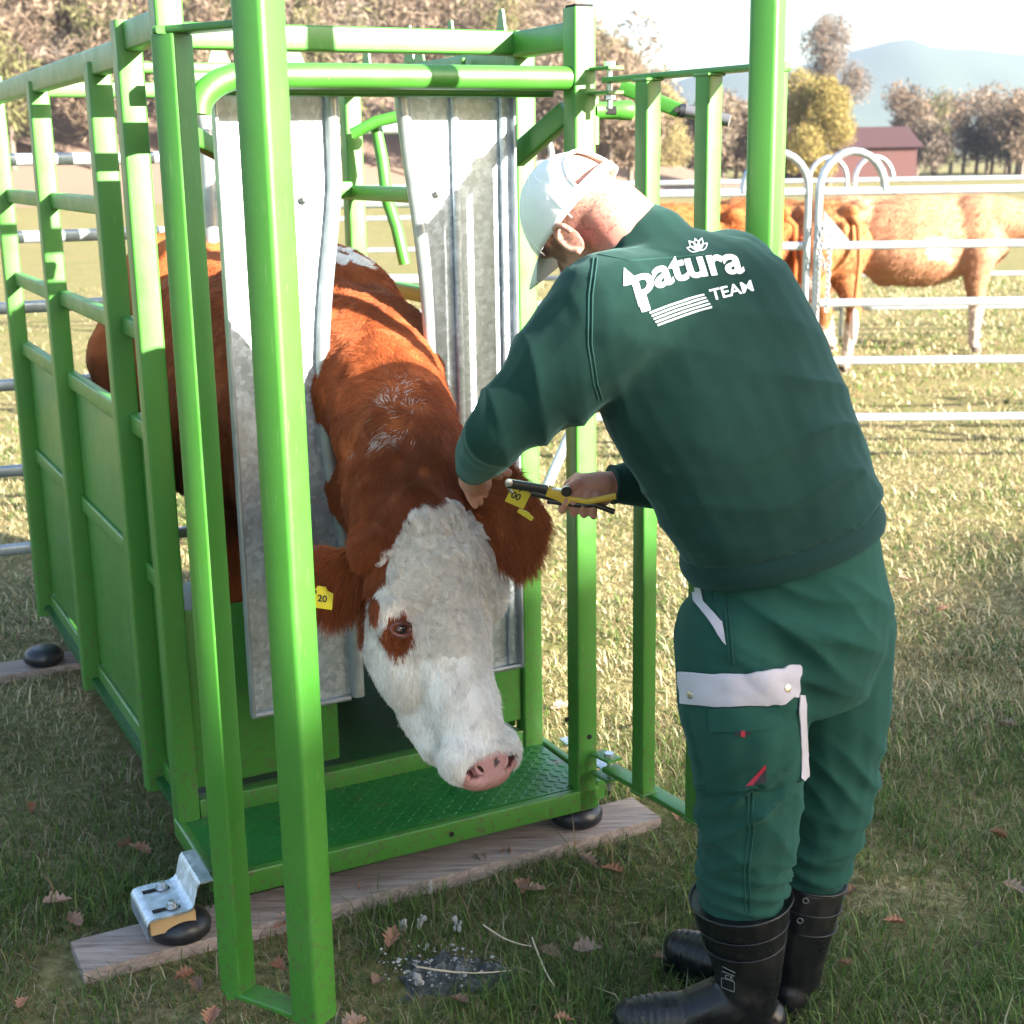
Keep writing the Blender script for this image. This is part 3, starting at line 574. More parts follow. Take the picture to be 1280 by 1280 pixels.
# ================================================================== COWS IN THE PEN
def pen_cow(loc, yaw, label, cols, seed):
    """standing cow built facing +x in its own space, 1.36 m at the withers"""
    sh = [ellip((.05, 0, .98), (.62, .30, .36)), ellip((-.52, 0, 1.05), (.30, .25, .30)), ellip((-.42, .16, 1.26), (.09, .06, .05)), ellip((-.42, -.16, 1.26), (.09, .06, .05)), ellip((-.80, .09, 1.14), (.05, .04, .06)), ellip((-.80, -.09, 1.14), (.05, .04, .06)), capsule((-.8, 0, 1.27), (.6, 0, 1.30), .05, .05), ellip((.55, 0, 1.02), (.30, .25, .33)), ellip((.05, 0, .86), (.55, .31, .30))]
    sh += chain_caps([(.7, 0, 1.12), (1.0, 0, 1.08), (1.2, 0, .95)], [.21, .17, .13])+[ellip((1.25, 0, .92), (.13, .12, .15)), capsule((1.28, 0, .92), (1.46, 0, .62), .115, .07), ellip((1.46, 0, .60), (.08, .075, .06))]
    for sy in (-1, 1):
        sh += chain_caps([(-.60, sy*.14, 1.0), (-.55, sy*.17, .78), (-.70, sy*.15, .52), (-.64, sy*.14, .12), (-.62, sy*.14, .05)], [.20, .13, .058, .038, .05])
        sh += chain_caps([(.58, sy*.15, .85), (.56, sy*.15, .60), (.58, sy*.14, .40), (.57, sy*.14, .12), (.59, sy*.14, .05)], [.14, .09, .055, .036, .048])
    sh += [ellip((-.18, 0, .66), (.14, .12, .10))]
    me = organic(sh, .022, 4); co = getco(me); n = vnoise(co, 3.2, seed); n2 = vnoise(co, 9, seed+1)*.25
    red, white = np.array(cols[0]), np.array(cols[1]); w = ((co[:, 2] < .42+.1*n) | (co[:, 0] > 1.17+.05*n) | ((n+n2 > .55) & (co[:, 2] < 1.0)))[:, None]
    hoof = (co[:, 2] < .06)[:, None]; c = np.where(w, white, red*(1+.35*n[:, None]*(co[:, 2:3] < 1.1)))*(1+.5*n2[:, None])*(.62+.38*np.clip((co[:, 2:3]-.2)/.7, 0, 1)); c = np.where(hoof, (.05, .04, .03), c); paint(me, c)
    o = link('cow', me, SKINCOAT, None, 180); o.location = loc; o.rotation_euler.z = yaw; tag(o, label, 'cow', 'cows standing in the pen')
    P, N = sample_surface(me, 14000); cc_ = np.where((P[:, 2:3] < .42) | (P[:, :1] > 1.17), white, red)*(.85+.3*rng.random((len(P), 1))); hair('coat', P, N, np.tile(C3((-.7, 0, -.7)), (len(P), 1)), .018+.02*rng.random(len(P)), cc_, FUR, o, .5, .003, 1., 4, .0014, .8)
    for sy in (-1, 1):
        e = organic([ellip((1.20, sy*.19, 1.0), (.05, .11, .03), Matrix.Rotation(-sy*.3, 3, 'X'))], .012, 2); paint(e, red*.8); link('ear', e, SKINCOAT, o, 180).matrix_parent_inverse = Matrix.Identity(4)
    t = MB().tube([(-.80, 0, 1.22), (-.87, 0, 1.16), (-.89, 0, .9), (-.87, .01, .55)], [.035, .028, .018, .02], 10).build('tail', None, o, 60); t.matrix_parent_inverse = Matrix.Identity(4); paint(t.data, red*.8); t.data.materials.append(SKINCOAT)
    t = organic([ellip((-.87, .01, .42), (.035, .03, .13))], .01, 1); paint(t, white); link('tail_tuft', t, SKINCOAT, o, 180).matrix_parent_inverse = Matrix.Identity(4)
C3 = np.array
ORANGE = ((.33, .10, .030), (.60, .50, .42)); BUFF = ((.36, .185, .105), (.60, .50, .43))
pen_cow((1.3, 11.0, 0), R(176), 'orange brown cow seen between the gate bars', ORANGE, 2.)
pen_cow((3.45, 12.4, 0), R(-14), 'pale buff cow with its rump beside the chained post', BUFF, 4.)
pen_cow((2.2, 11.6, 0), R(120), 'tan cow half hidden behind the green gate end', ((.34, .14, .055), (.60, .50, .43)), 8.)
# ================================================================== GRASS AND LITTER
def blades(n, ymin, ymax, lmin, lmax, wid, seed, xa=.44, xb=.9, flat=False):
    r_ = np.random.default_rng(seed); y = np.sqrt(r_.random(n)*(ymax**2-ymin**2)+ymin**2); x = (r_.random(n)*2-1)*(y*xa+xb*.3)
    P = np.stack([x, y, np.zeros(n)], 1); cl = vnoise(P, 2.3, 11.)+.6*vnoise(P, 7, 12.)+.5*vnoise(P, 21, 13.)
    fl = FR; ru = (x-FR.x)*D.x+(y-FR.y)*D.y; rw = (x-FR.x)*B.x+(y-FR.y)*B.y; keep = ~((ru > UL-.42) & (ru < .22) & (abs(rw-.035) < .075)) & ~((ru > UL) & (ru < 0) & (rw > .3) & (rw < 2.3))
    dc = at(565, 1212, 1)-Vector((0, 0, CH)); dc = dc*(CH-.02)/(-dc.z); keep &= ~((((x-dc.x)/.12)**2+((y-dc.y)/.085)**2 < 1) & (r_.random(n) < .93)); keep &= r_.random(n) < .78+.3*cl; x, y, cl = x[keep], y[keep], cl[keep]; n = len(x)
    z = np.array([hgt(a, b) for a, b in zip(x, y)])-.004; far = np.clip((y-3.5)/.8, 0, 1); L_ = (lmin+(lmax-lmin)*r_.random(n)**1.7)*(1+.3*cl); a = r_.random(n)*6.283+cl*1.5; tilt = .35+1.05*r_.random(n)
    h = np.stack([np.cos(a), np.sin(a), np.zeros(n)], 1); sd_ = np.stack([-np.sin(a), np.cos(a), np.zeros(n)], 1); base = np.stack([x, y, z], 1); w = wid*(.6+.8*r_.random(n))[:, None]
    tilt = np.minimum(1.5, tilt+.25*far)+(.9 if flat else 0.); p1 = base+h*(L_*.45*np.sin(tilt*.6))[:, None]+np.array([0, 0, 1.])*(L_*.5*np.cos(tilt*.6))[:, None]
    p2 = p1+h*(L_*.55*np.sin(tilt*1.25))[:, None]+np.array([0, 0, 1.])*(L_*.5*np.cos(tilt*1.25))[:, None]
    co = np.stack([base-sd_*w, base+sd_*w, p1+sd_*w*.8, p1-sd_*w*.8, p2], 1)
    G_ = np.array([(.075, .13, .022), (.10, .17, .03), (.13, .19, .05), (.05, .10, .02)]); S_ = np.array([(.44, .37, .20), (.38, .30, .15), (.24, .17, .09), (.56, .49, .31)])
    far = np.clip((y-3.5)/.8, 0, 1); dry = r_.random(n) < .30-.22*cl+.46*far; tilt = tilt+.35*far; dry = dry | (flat & (r_.random(n) < .8)); c = np.where(dry[:, None], S_[r_.choice(4, n)]*(.62+.38*far)[:, None], G_[r_.choice(4, n)])*(.7+.6*r_.random(n))[:, None]  # drier farther out; straw also brightened there, sunlight put into the tint
    b = np.arange(n)*5; idx = np.stack([b, b+1, b+2, b, b+2, b+3, b+3, b+2, b+4], 1).ravel(); return co.reshape(-1, 3), idx, np.repeat(c, 5, 0)
parts = [blades(150000, 1.9, 4.7, .020, .068, .0013, 1), blades(105000, 4.5, 9.0, .03, .075, .0026, 2), blades(60000, 9., 20., .04, .09, .006, 3), blades(6000, 1.9, 4.4, .07, .115, .0018, 4), blades(70000, 1.9, 5.5, .02, .06, .0013, 5, flat=True)]
off = 0; cs, ix, cc = [], [], []
for c_, i_, k_ in parts: cs.append(c_); ix.append(i_+off); cc.append(k_); off += len(c_)
GR = tintmat('grass_blades', .6, .3, .35)
o = link('grass', mesh_np('grass', np.concatenate(cs), 3, np.concatenate(ix), np.concatenate(cc)), GR, None, None); tag(o, 'short matted green and straw coloured grass', 'grass', None, 'stuff')
LEAFC = [mat('dry_leaf', c, .7, 0, .3) for c in ((.24, .11, .065), (.33, .17, .11), (.20, .12, .08), (.30, .20, .15))]
def oak_leaf(k, sz, curl):
    pts = []; n = 11
    for i in range(n):
        t = i/(n-1); w = (.34*math.sin(math.pi*min(1, t*1.05)**.8)+.02)*(1 if i % 2 else .55); pts.append((t, w))
    me = bpy.data.meshes.new('fallen_leaf'); vs = []
    for t, w in pts:
        for s in (-1, -.4, 0, .4, 1):
            vs.append(((t-.5)*sz, s*w*sz, curl*sz*(.9*s*s*w*2.2+.5*(t-.45)**2+.04*math.sin(9*t+5*s+k))))
    fs = [(i*5+j, i*5+j+1, i*5+6+j, i*5+5+j) for i in range(n-1) for j in range(4)]; me.from_pydata(vs, [], fs); me.materials.append(LEAFC[k % 4]); return me
rl = random.Random(21); LM = [oak_leaf(k, rl.uniform(.042, .072), rl.uniform(.25, .8)) for k in range(8)]
spots = [(635, 1068), (655, 1105), (600, 1075), (735, 1075), (765, 1085), (820, 1195), (470, 1220), (665, 1108), (455, 1110), (355, 1150), (245, 1225), (440, 1275), (975, 1160), (1055, 1205), (690, 1190), (735, 1185), (350, 1205), (265, 1265), (1062, 1115), (800, 905), (845, 1020), (705, 1040), (575, 1250), (800, 1275), (230, 1215), (490, 1170), (735, 590), (700, 880), (815, 700), (705, 1275)]
spots += [(rl.uniform(1090, 1270), rl.uniform(700, 1250)) for _ in range(7)]+[(rl.uniform(5, 200), rl.uniform(1000, 1270)) for _ in range(6)]
for i, (px, py) in enumerate(spots):
    d = at(px, py, 1)-Vector((0, 0, CH)); p = Vector((0, 0, CH))+d*(CH-.03)/(-d.z); o = bpy.data.objects.new('fallen_leaf', LM[i % 8]); COL.objects.link(o)
    o.location = (p.x, p.y, hgt(p.x, p.y)+.024); o.rotation_euler = (rl.uniform(-.35, .35), rl.uniform(-.35, .35), rl.uniform(0, 6.28)); tag(o, 'dry brown curled leaf lying in the short grass', 'leaf', 'fallen leaves in the grass')
# matted grey clump in the grass
def clump():
    c = at(565, 1212, 2.62); c.z = 0; c = at(565, 1212, 1)-Vector((0, 0, CH)); c = Vector((0, 0, CH))+c*(CH-.02)/(-c.z); cx, cy = c.x, c.y; m = MB(); rs = random.Random(9); N = 60; M = 40; vs = []
    for j in range(M):
        for i in range(N):
            u, v = (i/(N-1)-.5)*2, (j/(M-1)-.5)*2; r2 = max(0, 1-(u*u+v*v)); an_ = math.atan2(v, u); wb = 1+.30*noise.noise((math.cos(an_)*1.6, math.sin(an_)*1.6, 9))+.12*noise.noise((math.cos(an_)*5, math.sin(an_)*5, 2)); x = cx+u*.115*wb; y = cy+v*.080*wb
            vs.append((x, y, hgt(x, y)-.006+.032*r2+.022*noise.noise((x*28, y*28, 2))+.02*abs(noise.noise((x*70, y*70, 5)))))
    def b(t, p):
        n = noise_tex(t, 26, 7, .75, coords(t, 'Object')); t.links.new(ramp(t, n, [(.35, (.02, .025, .022)), (.52, (.08, .085, .075)), (.60, (.22, .21, .19)), (.72, (.48, .45, .42))]), p.inputs['Base Color']); bump(t, p, n, 1., .012)
    m.add(vs, [(j*N+i, j*N+i+1, (j+1)*N+i+1, (j+1)*N+i) for j in range(M-1) for i in range(N-1)]); o = m.build('dung_patch', mat('grey_crumbled_dung', rough=.9, build=b), None, 180, False); tag(o, 'dark crumbled dung patch with whitish crust in the foreground grass', 'dung patch')
    FL = mat('white_fluff', (.34, .32, .30), .9); fl = MB()
    for k in range(110):
        a = rs.uniform(0, 6.28); q = rs.random()**.7; x = cx-.03+math.cos(a)*q*.12; y = cy+.02+math.sin(a)*q*.10
        if rs.random() < .5: x -= .03; y += .0
        z = hgt(x, y)+.016+rs.uniform(0, .02); s = rs.uniform(.0015, .006); fl.add(*ellip((x, y, z), (s, s*rs.uniform(.4, 1), s*.5), Matrix.Rotation(rs.uniform(0, 3), 3, 'Z'), 6, 4))
    o2 = fl.build('crust_flakes', FL, o, 60, False); o2['kind'] = 'stuff'
    for px, py in ((540, 1112), (527, 1155), (505, 1160), (572, 1158), (524, 1230)):
        d = at(px, py, 1)-Vector((0, 0, CH)); p = Vector((0, 0, CH))+d*(CH-.02)/(-d.z); f = MB()
        for k in range(9):
            s = rs.uniform(.003, .006); f.add(*ellip(p+Vector((rs.uniform(-.008, .008), rs.uniform(-.008, .008), rs.uniform(-.004, .02))), (s, s*.6, s*1.6), Matrix.Rotation(rs.uniform(-.6, .6), 3, 'X'), 7, 5))
        tag(f.build('fluff', FL, None, 60, False), 'small whitish tuft of fluff caught in the foreground grass', 'fluff', 'white tufts in the grass')
clump()
def twig(px0, py0, px1, py1):
    ps = []
    for k in range(6):
        t = k/5; d = at(px0+(px1-px0)*t, py0+(py1-py0)*t+6*math.sin(t*3), 1)-Vector((0, 0, CH)); p = Vector((0, 0, CH))+d*(CH-.05)/(-d.z); ps.append(p)
    return MB().tube(ps, [.002, .0022, .002, .0018, .0015, .001], 6)
for a_, lb in (((604, 1156, 665, 1182), 'short pale straw stem left in the foreground grass'), ((665, 1172, 693, 1232), 'long pale straw stem bent towards the boots'), ((520, 1208, 640, 1212), 'reddish straw lying across the dung patch')):
    tag(twig(*a_).build('straw_stem', mat('straw', (.48, .38, .26), .7)), lb, 'straw stem')
# ================================================================== THE COW IN THE CRUSH
hp = at(545, 619, 2.82); ha = Vector((.205, -.30, -.93)).normalized(); hn = Vector((.56, -.80, .30)); hn = (hn-ha*hn.dot(ha)).normalized(); hl = hn.cross(ha).normalized()
if hl.x < 0: hl = -hl
HR = Matrix((hl, hn, ha)).transposed()
SL = 1.06
def H(x, d, s): return hp+hl*x+hn*d+ha*s*SL
def hel(x, d, s, r): return ellip(H(x*1.06, d, s), (r[0]*1.07, r[1], r[2]), HR, 24, 16)
hs = [hel(0, -.10, .13, (.128, .105, .155)), hel(0, -.085, .035, (.10, .09, .085)), hel(0, -.105, .24, (.105, .10, .13))]
for sx in (-1, 1):
    hs += [hel(sx*.112, -.078, .205, (.036, .046, .056)), hel(sx*.062, -.165, .27, (.064, .095, .14)), hel(sx*.045, -.055, .505, (.042, .052, .05)), hel(sx*.095, -.10, .07, (.05, .06, .05))]
hs += [capsule(H(-.004, -.215, .24), H(-.004, -.160, .455), .106, .076), capsule(H(0, -.09, .18), H(0, -.070, .46), .098, .070), hel(0, -.066, .500, (.080, .066, .062)), hel(0, -.115, .50, (.058, .05, .05)), hel(0, -.055, .545, (.055, .05, .03))]
# neck and body
hs += chain_caps([H(0, -.13, .09), at(505, 560, 3.02), at(478, 470, 3.20)-Z*.05, L(-.475, .36, 1.20), L(-.475, .62, 1.18)], [.125, .135, .150, .21, .29])
hs += chain_caps([H(0, -.17, .16), at(510, 660, 3.04), at(475, 610, 3.22), L(-.475, .38, .98), L(-.475, .6, .92)], [.095, .105, .12, .20, .26])
for w_, z_, ru, rw, rz in ((.62, 1.14, .27, .30, .36), (.95, 1.06, .32, .40, .40), (1.35, 1.04, .35, .45, .40), (1.75, 1.10, .31, .35, .38), (2.02, 1.16, .26, .22, .32)):
    hs.append(ellip(L(-.475, w_, z_), (ru, rw, rz), Matrix((D, B, Z)).transposed(), 24, 16))
for su in (-1, 1):
    hs += chain_caps([L(-.475+su*.17, 1.02, .98), L(-.475+su*.16, 1.06, .66), L(-.475+su*.15, 1.08, .45), L(-.475+su*.15, 1.07, .22), L(-.475+su*.15, 1.05, .16)], [.15, .085, .06, .042, .05])
    hs += chain_caps([L(-.475+su*.16, 1.95, 1.05), L(-.475+su*.18, 1.85, .78), L(-.475+su*.16, 2.05, .55), L(-.475+su*.15, 2.0, .24), L(-.475+su*.15, 1.97, .19)], [.19, .13, .06, .042, .05])
cm = organic(hs, .0062, 8)
C_ = np.array
CAMP = Vector((0, 0, CH))
def hit(bv, px, py):
    d = (at(px, py, 1.)-CAMP).normalized(); r_ = bv.ray_cast(CAMP, d); return (r_[0], r_[1]) if r_[0] else (None, None)
_b = BVHTree.FromPolygons([v.co.copy() for v in cm.vertices], [tuple(p.vertices) for p in cm.polygons])
def headc(P):
    q = P-np.array(hp); return q @ np.array(hl), q @ np.array(hn), q @ np.array(ha)/SL
NX, ND, NS = [abs(float(k[0])) if i == 0 else float(k[0]) for i, k in enumerate(headc(np.array([hit(_b, 596, 966)[0]])))]; NX = max(NX, .030); PS_ = float(headc(np.array([hit(_b, 612, 958)[0]]))[2][0])
print('NOSTRIL', NX, ND, NS, PS_)
def sculpt(me):
    co = getco(me).astype(float); no = getno(me).astype(float); x, d, s = headc(co); dsp = np.zeros(len(co)); ax = abs(x)
    def g(cx, cd, cs_, r): return np.exp(-((ax-cx)**2+(d-cd)**2+(s-cs_)**2)/(r*r))
    dsp += -.026*g(NX, ND, NS, .0125)-.014*g(NX+.012, ND-.008, NS-.008, .010)+.005*g(NX-.018, ND+.002, NS-.004, .012)        # nostrils
    dsp += .006*g(.05, -.03, .50, .02)-.012*g(.118, -.045, .225, .020)+.008*g(.112, -.035, .185, .022)  # orbit, brow
    dsp += -.009*g(.052, -.02, .33, .05)                                           # hollow beside the nasal bone
    dsp += -.006*np.exp(-((s-.545+.2*(d+.08))**2)/.00006)*(d < -.07)*(s > .45)*(ax < .09)    # mouth line
    dsp += .008*vnoise(co, 14, 3.)*np.exp(-((s-.14)**2)/.012)*(d > -.14)*(ax < .13)  # bumpy crown
    neck = (s < .1) | (d < -.2); dsp += neck*(.008*vnoise(co, 9, 4.)+.004*vnoise(co, 22, 5.))
    setco(me, co+no*dsp[:, None])
RED = C_((.40, .102, .027)); RED2 = C_((.25, .064, .020)); WHT = C_((.88, .82, .75)); PNK = C_((.60, .30, .26))
WL = [(452, 268, 3.62, .09), (462, 290, 3.6, .06)]
def whitemask(P):
    x, d, s = headc(P); n = vnoise(P, 16, 6.)*.012+vnoise(P, 55, 7.)*.006; v = s-(.012+2.0*np.maximum(0, abs(x)-.062))-np.maximum(0, -d-.13)*1.3+n
    isw = (v > 0)&(s < .62)
    n2 = vnoise(P, 34, 8.); n3 = vnoise(P, 10, 15.)
    for px, py, Y, r in WL:
        h_ = hit(_b, px, py)[0]; c = np.array(h_ if h_ else at(px, py, Y)); dist = np.linalg.norm((P-c)*np.array([1, .45, .8]), axis=1); isw |= (dist < r*(1+.6*n2+.4*n3)) & (P[:, 1] > 2.9)
    e = np.array(EYE) if EYE is not None else np.array([9, 9, 9.]); q = P-e; eu = q @ np.array(hl); es = q @ np.array(ha)
    patch = (np.sqrt((eu/.8)**2+((es-.006)/1.25)**2) < .034+.008*vnoise(P, 60, 9.)) & (np.linalg.norm(q, axis=1) < .07)
    return isw & ~patch, patch
def coatcol(P):
    w, patch = whitemask(P); x, d, s = headc(P); n = vnoise(P, 20, 10.)*.5+.5; red = RED*n[:, None]+RED2*(1-n[:, None]); red = red*(1+.25*vnoise(P, 5, 2.))[:, None]
    c = np.where(w[:, None], WHT*(.9+.12*n[:, None]), red)
    nose = w & ((((x/.066)**2+((s-PS_-.012)/.036)**2) < 1+.12*vnoise(P, 50, 3.)) | ((s > PS_+.012) & (abs(x) < .062) & (d > -.08))) & (d > -.10); c = np.where(nose[:, None], PNK*(.85+.3*n[:, None]), c)
    spot = nose & (((x-.004)**2+(s-PS_+.004)**2 < .00005) | (vnoise(P, 90, 4.) > .95)); c = np.where(spot[:, None], (.10, .07, .07), c)
    dark = ((np.sqrt((abs(x)-NX)**2+((d-ND)*.6)**2+(s-NS)**2) < .0135) | (np.sqrt((abs(x)-NX-.012)**2+((d-ND+.008)*.6)**2+(s-NS+.010)**2) < .009)) & w; c = np.where(dark[:, None], (.09, .03, .028), c); return c, w, nose, patch
sculpt(cm); EYE = None
hb = BVHTree.FromPolygons([v.co.copy() for v in cm.vertices], [tuple(p.vertices) for p in cm.polygons])
CAMP = Vector((0, 0, CH))
def hit(bv, px, py):
    d = (at(px, py, 1.)-CAMP).normalized(); r_ = bv.ray_cast(CAMP, d); return (r_[0], r_[1]) if r_[0] else (None, None)
EYE, EN = hit(hb, 500, 787)
paint(cm, coatcol(getco(cm).astype(float))[0])
cow = link('cow', cm, SKINCOAT, None, 180); tag(cow, 'brown cow with a curly white face lowering its head out of the green crush', 'cow')
# eyes: dark glossy ball with lids
EYEM = mat('cow_eye', (.010, .006, .005), .12, 0, .5, coat=.3); LID = mat('eyelid', (.10, .03, .022), .5)
def eye(c, n):
    n = Vector(n).normalized(); MB().add(*ellip(c-n*.0065, (.0178, .0178, .0178), None, 20, 14)).build('eye', EYEM, cow, 180)
    up = (-ha+hl*.25); t1 = (up-n*up.dot(n)).normalized(); t2 = n.cross(t1)
    pts = [c+n*.001+t1*(math.sin(a)*.0135+.001)+t2*math.cos(a)*.0225+n*(.0065*math.sin(a)**2) for a in [2*math.pi*k/24 for k in range(24)]]
    MB().tube(pts, [.0042+.0016*abs(math.sin(math.pi*k/24)) for k in range(24)], 8, closed=True).build('eyelid', LID, cow, 180)
    for k in range(-4, 5):
        b = c+t2*k*.0036+t1*.0125+n*.005; MB().tube([b, b+n*.010+t1*.004+t2*k*.0012, b+n*.020-t1*.003+t2*k*.0020], [.0005, .0004, .0001], 4).build('eyelash', LID, cow, 180)
eye(EYE, EN)
xx, dd, ss = [float(k[0]) for k in headc(np.array([EYE]))]; _q = hb.find_nearest(H(.17, dd-.05, ss)); e2, n2_ = _q[0], _q[1]; eye(e2-n2_*.002, n2_)
# coat hair
for sx in (-1, 1):
    c = H(sx*NX*1.0, ND, NS); r_ = hb.find_nearest(c); c, n = r_[0], r_[1]; t1 = (hl*sx*.8+ha*-.6); t1 = (t1-n*t1.dot(n)).normalized(); t2 = n.cross(t1)
    MB().add(*ellip(c-n*.001, (.0105, .0062, .0035), Matrix((t1, t2, n)).transposed(), 18, 8)).build('nostril', mat('nostril_dark', (.05, .014, .012), .35) if 'nostril_dark' not in bpy.data.materials else bpy.data.materials['nostril_dark'], cow, 180)
    NP = bpy.data.materials.get('nose_pink') or mat('nose_pink', (.56, .27, .235), .38, 0, .5, build=lambda t, p: bump(t, p, noise_tex(t, 260, 3), .5, .001))
    MB().tube([c+n*(.0015+.0012*math.sin(a))+t1*math.cos(a)*.0125+t2*(math.sin(a)*.0085) for a in [2*math.pi*k/26 for k in range(26)]], [.0034+.0014*math.sin(2*math.pi*k/26) for k in range(26)], 8, closed=True).build('nostril_rim', NP, cow, 180)
def head_hair(n):
    P, N = sample_surface(cm, n, lambda c, nn: ((headc(c)[2] > -.12) & (headc(c)[1] > -.34) & (np.sum(nn*(np.array([0, 0, 1.7])-c), 1) > -.6) & (headc(c)[2] < .62))*(1.+1.6*(headc(c)[2] < .26)))
    col, w, nose, patch = coatcol(P); x, d, s = headc(P)
    keep = ~nose; P, N, col, w, x, d, s, patch = [k[keep] for k in (P, N, col, w, x, d, s, patch)]
    top = .35*np.clip((.31-s)/.16, 0, 1)*np.clip((.14-abs(x))/.05, 0, 1)*np.clip((d+.2)/.06, 0, 1)
    flow = np.array(ha)[None]*.8+np.array(hl)[None]*(np.sign(x)*np.clip(abs(x)*6, 0, 1))[:, None]*.55+top[:, None]*np.stack([vnoise(P, 11, 20.), vnoise(P, 11, 21.), vnoise(P, 11, 22.)], 1)*.9
    ln = .010+.030*top+.004*rng.random(len(P)); ln = np.where(patch, .007, ln); ln = np.where(w, ln, .018+.012*rng.random(len(P)))
    near = np.linalg.norm(P-np.array(EYE), axis=1) < .022; ln = np.where(near, .003, ln)
    col = col*(.80+.38*rng.random(len(P)))[:, None]
    hair('face_coat', P, N, flow, ln, col, FUR, cow, .24, curl=.0055*top*w, freq=1.3, seg=8, rad=.00042, clump=.5)
head_hair(95000)
def neck_hair(n):
    def wt(c, nn):
        x, d, s = headc(c); f = ((s < .05) | (d < -.2)) & (np.sum(nn*(np.array([0, 0, 1.7])-c), 1) > -.5) & (c[:, 1] < 4.2) & (c[:, 2] > .55); return f*np.where(c[:, 1] < 3.35, 3., 1.)
    P, N = sample_surface(cm, n, wt); col, w, nose, patch = coatcol(P); col = col*(.7+.6*rng.random(len(P)))[:, None]
    for px, py, r in ((480, 549, .028), (500, 546, .022), (482, 500, .020), (506, 482, .022), (466, 556, .014), (515, 503, .016), (440, 560, .012), (494, 520, .012)):
        h_ = hit(_b, px, py)[0]
        if h_: q_ = P-np.array(h_); dd_ = np.sqrt((q_[:, 0]/1.)**2+(q_[:, 1]*.5)**2+(q_[:, 2]*.9)**2); st = rng.random(len(P)) < .36*np.exp(-(dd_/(r*.8))**2*(1.2+.8*vnoise(P, 50, 66.))); col[st] = WHT*(.6+.4*rng.random((int(st.sum()), 1)))
    ax = np.array((L(-.475, .7, 1.25)-hp).normalized()); flow = ax[None]*.4+np.array([0, 0, -1.])*.75+np.stack([vnoise(P, 8, 30.), vnoise(P, 8, 31.), vnoise(P, 8, 32.)], 1)*.8
    hair('body_coat', P, N, flow, .009+.010*rng.random(len(P)), col, FUR, cow, .22, curl=.0006, freq=.7, seg=5, rad=.00042, clump=.35, gravity=.15)
neck_hair(170000)
def lock_hair(K, per):
    """curly forelock: K curved locks, each a bundle of strands that converge on one spiral"""
    okf = lambda P: (lambda x, d, s: (s > -.005) & (s < .31+.035*vnoise(P, 18, 70.)-.6*np.maximum(0, abs(x)-.07)) & (d > -.15) & (abs(x) < .112))(*headc(P))
    G0, GN = sample_surface(cm, K, lambda c, nn: okf(c)*1. + 0.); w, _p = whitemask(G0); x, d, s = headc(G0); ok = w & (np.minimum(np.linalg.norm(G0-np.array(EYE), axis=1), np.linalg.norm(G0-np.array(e2), axis=1)+.02) > .066); G0, GN, x, s = G0[ok], GN[ok], x[ok], s[ok]; K = len(G0)
    F = np.array(ha)[None]*(.55+1.8*np.clip((.07-s)/.05, 0, 1))[:, None]+np.array(hl)[None]*(np.sign(x)*np.clip(abs(x)*8, .15, 1))[:, None]*.6+1.0*np.stack([vnoise(G0, 9, 50.), vnoise(G0, 9, 51.), vnoise(G0, 9, 52.)], 1)+.35*rng.normal(size=(K, 3))
    F -= GN*(F*GN).sum(1)[:, None]; F /= np.linalg.norm(F, axis=1)[:, None]; S_ = np.cross(GN, F); T_ = 11; t = np.linspace(0, 1, T_)
    fade = np.clip((.34-s)/.18, .25, 1); ln = (.028+.026*rng.random(K))*fade; am = (.0044+.0062*rng.random(K))*fade; fr = .8+.9*rng.random(K); ph = rng.random(K)*6.28; sg = np.where(rng.random(K) < .5, 1., -1.)
    an = ph[:, None]+sg[:, None]*fr[:, None]*6.283*t[None]
    gp = F[:, None]*(t[None]*ln[:, None])[..., None]+S_[:, None]*((np.sin(an)-np.sin(ph)[:, None])*am[:, None]*np.minimum(1, t*2)[None])[..., None]+GN[:, None]*(ln[:, None]*(.34*t-.36*t*t)[None]+(1-np.cos(an-ph[:, None]))*am[:, None]*.40)[..., None]
    i = np.repeat(np.arange(K), per); n = len(i); o1 = (rng.random(n)-.5)*.014; o2 = (rng.random(n)-.5)*.014; off = F[i]*o1[:, None]+S_[i]*o2[:, None]; cv = (1-.66*t**.8)
    lsc = .75+.4*rng.random(n); pts = G0[i][:, None]+gp[i]*lsc[:, None, None]+off[:, None]*cv[None, :, None]+rng.normal(size=(n, T_, 3))*.0004
    root = G0[i]+off; q4 = [hb.find_nearest(Vector(p)) for p in root]; rt = np.array([tuple(k[0]) for k in q4]); pts += ((rt-root)[:, None]-GN[i][:, None]*.001)*(1-t)[None, :, None]**2
    lock = (.86+.26*rng.random(K)); col = WHT[None]*lock[i][:, None]*(.88+.2*rng.random(n))[:, None]*C_((1.02, 1., .97)); deep = (.55+.45*np.minimum(1, t*2.2))
    hc_ = bpy.data.hair_curves.new('forelock'); hc_.add_curves([T_]*n); hc_.attributes['position'].data.foreach_set('vector', pts.astype(np.float32).ravel()); ra = hc_.attributes.get('radius') or hc_.attributes.new('radius', 'FLOAT', 'POINT')
    ra.data.foreach_set('value', np.tile((.00030*(1-.6*t**2))[None], (n, 1)).astype(np.float32).ravel()); a = hc_.attributes.new('tint', 'FLOAT_COLOR', 'POINT'); c = np.ones((n, T_, 4), np.float32); c[:, :, :3] = col[:, None, :]*(.84+.16*np.minimum(1, t*1.8))[None, :, None]; a.data.foreach_set('color', c.ravel())  # darker root tint paints the shade between strands into the fur
    hc_.materials.append(FUR); o = bpy.data.objects.new('forelock', hc_); COL.objects.link(o); o.parent = cow
lock_hair(2100, 40)
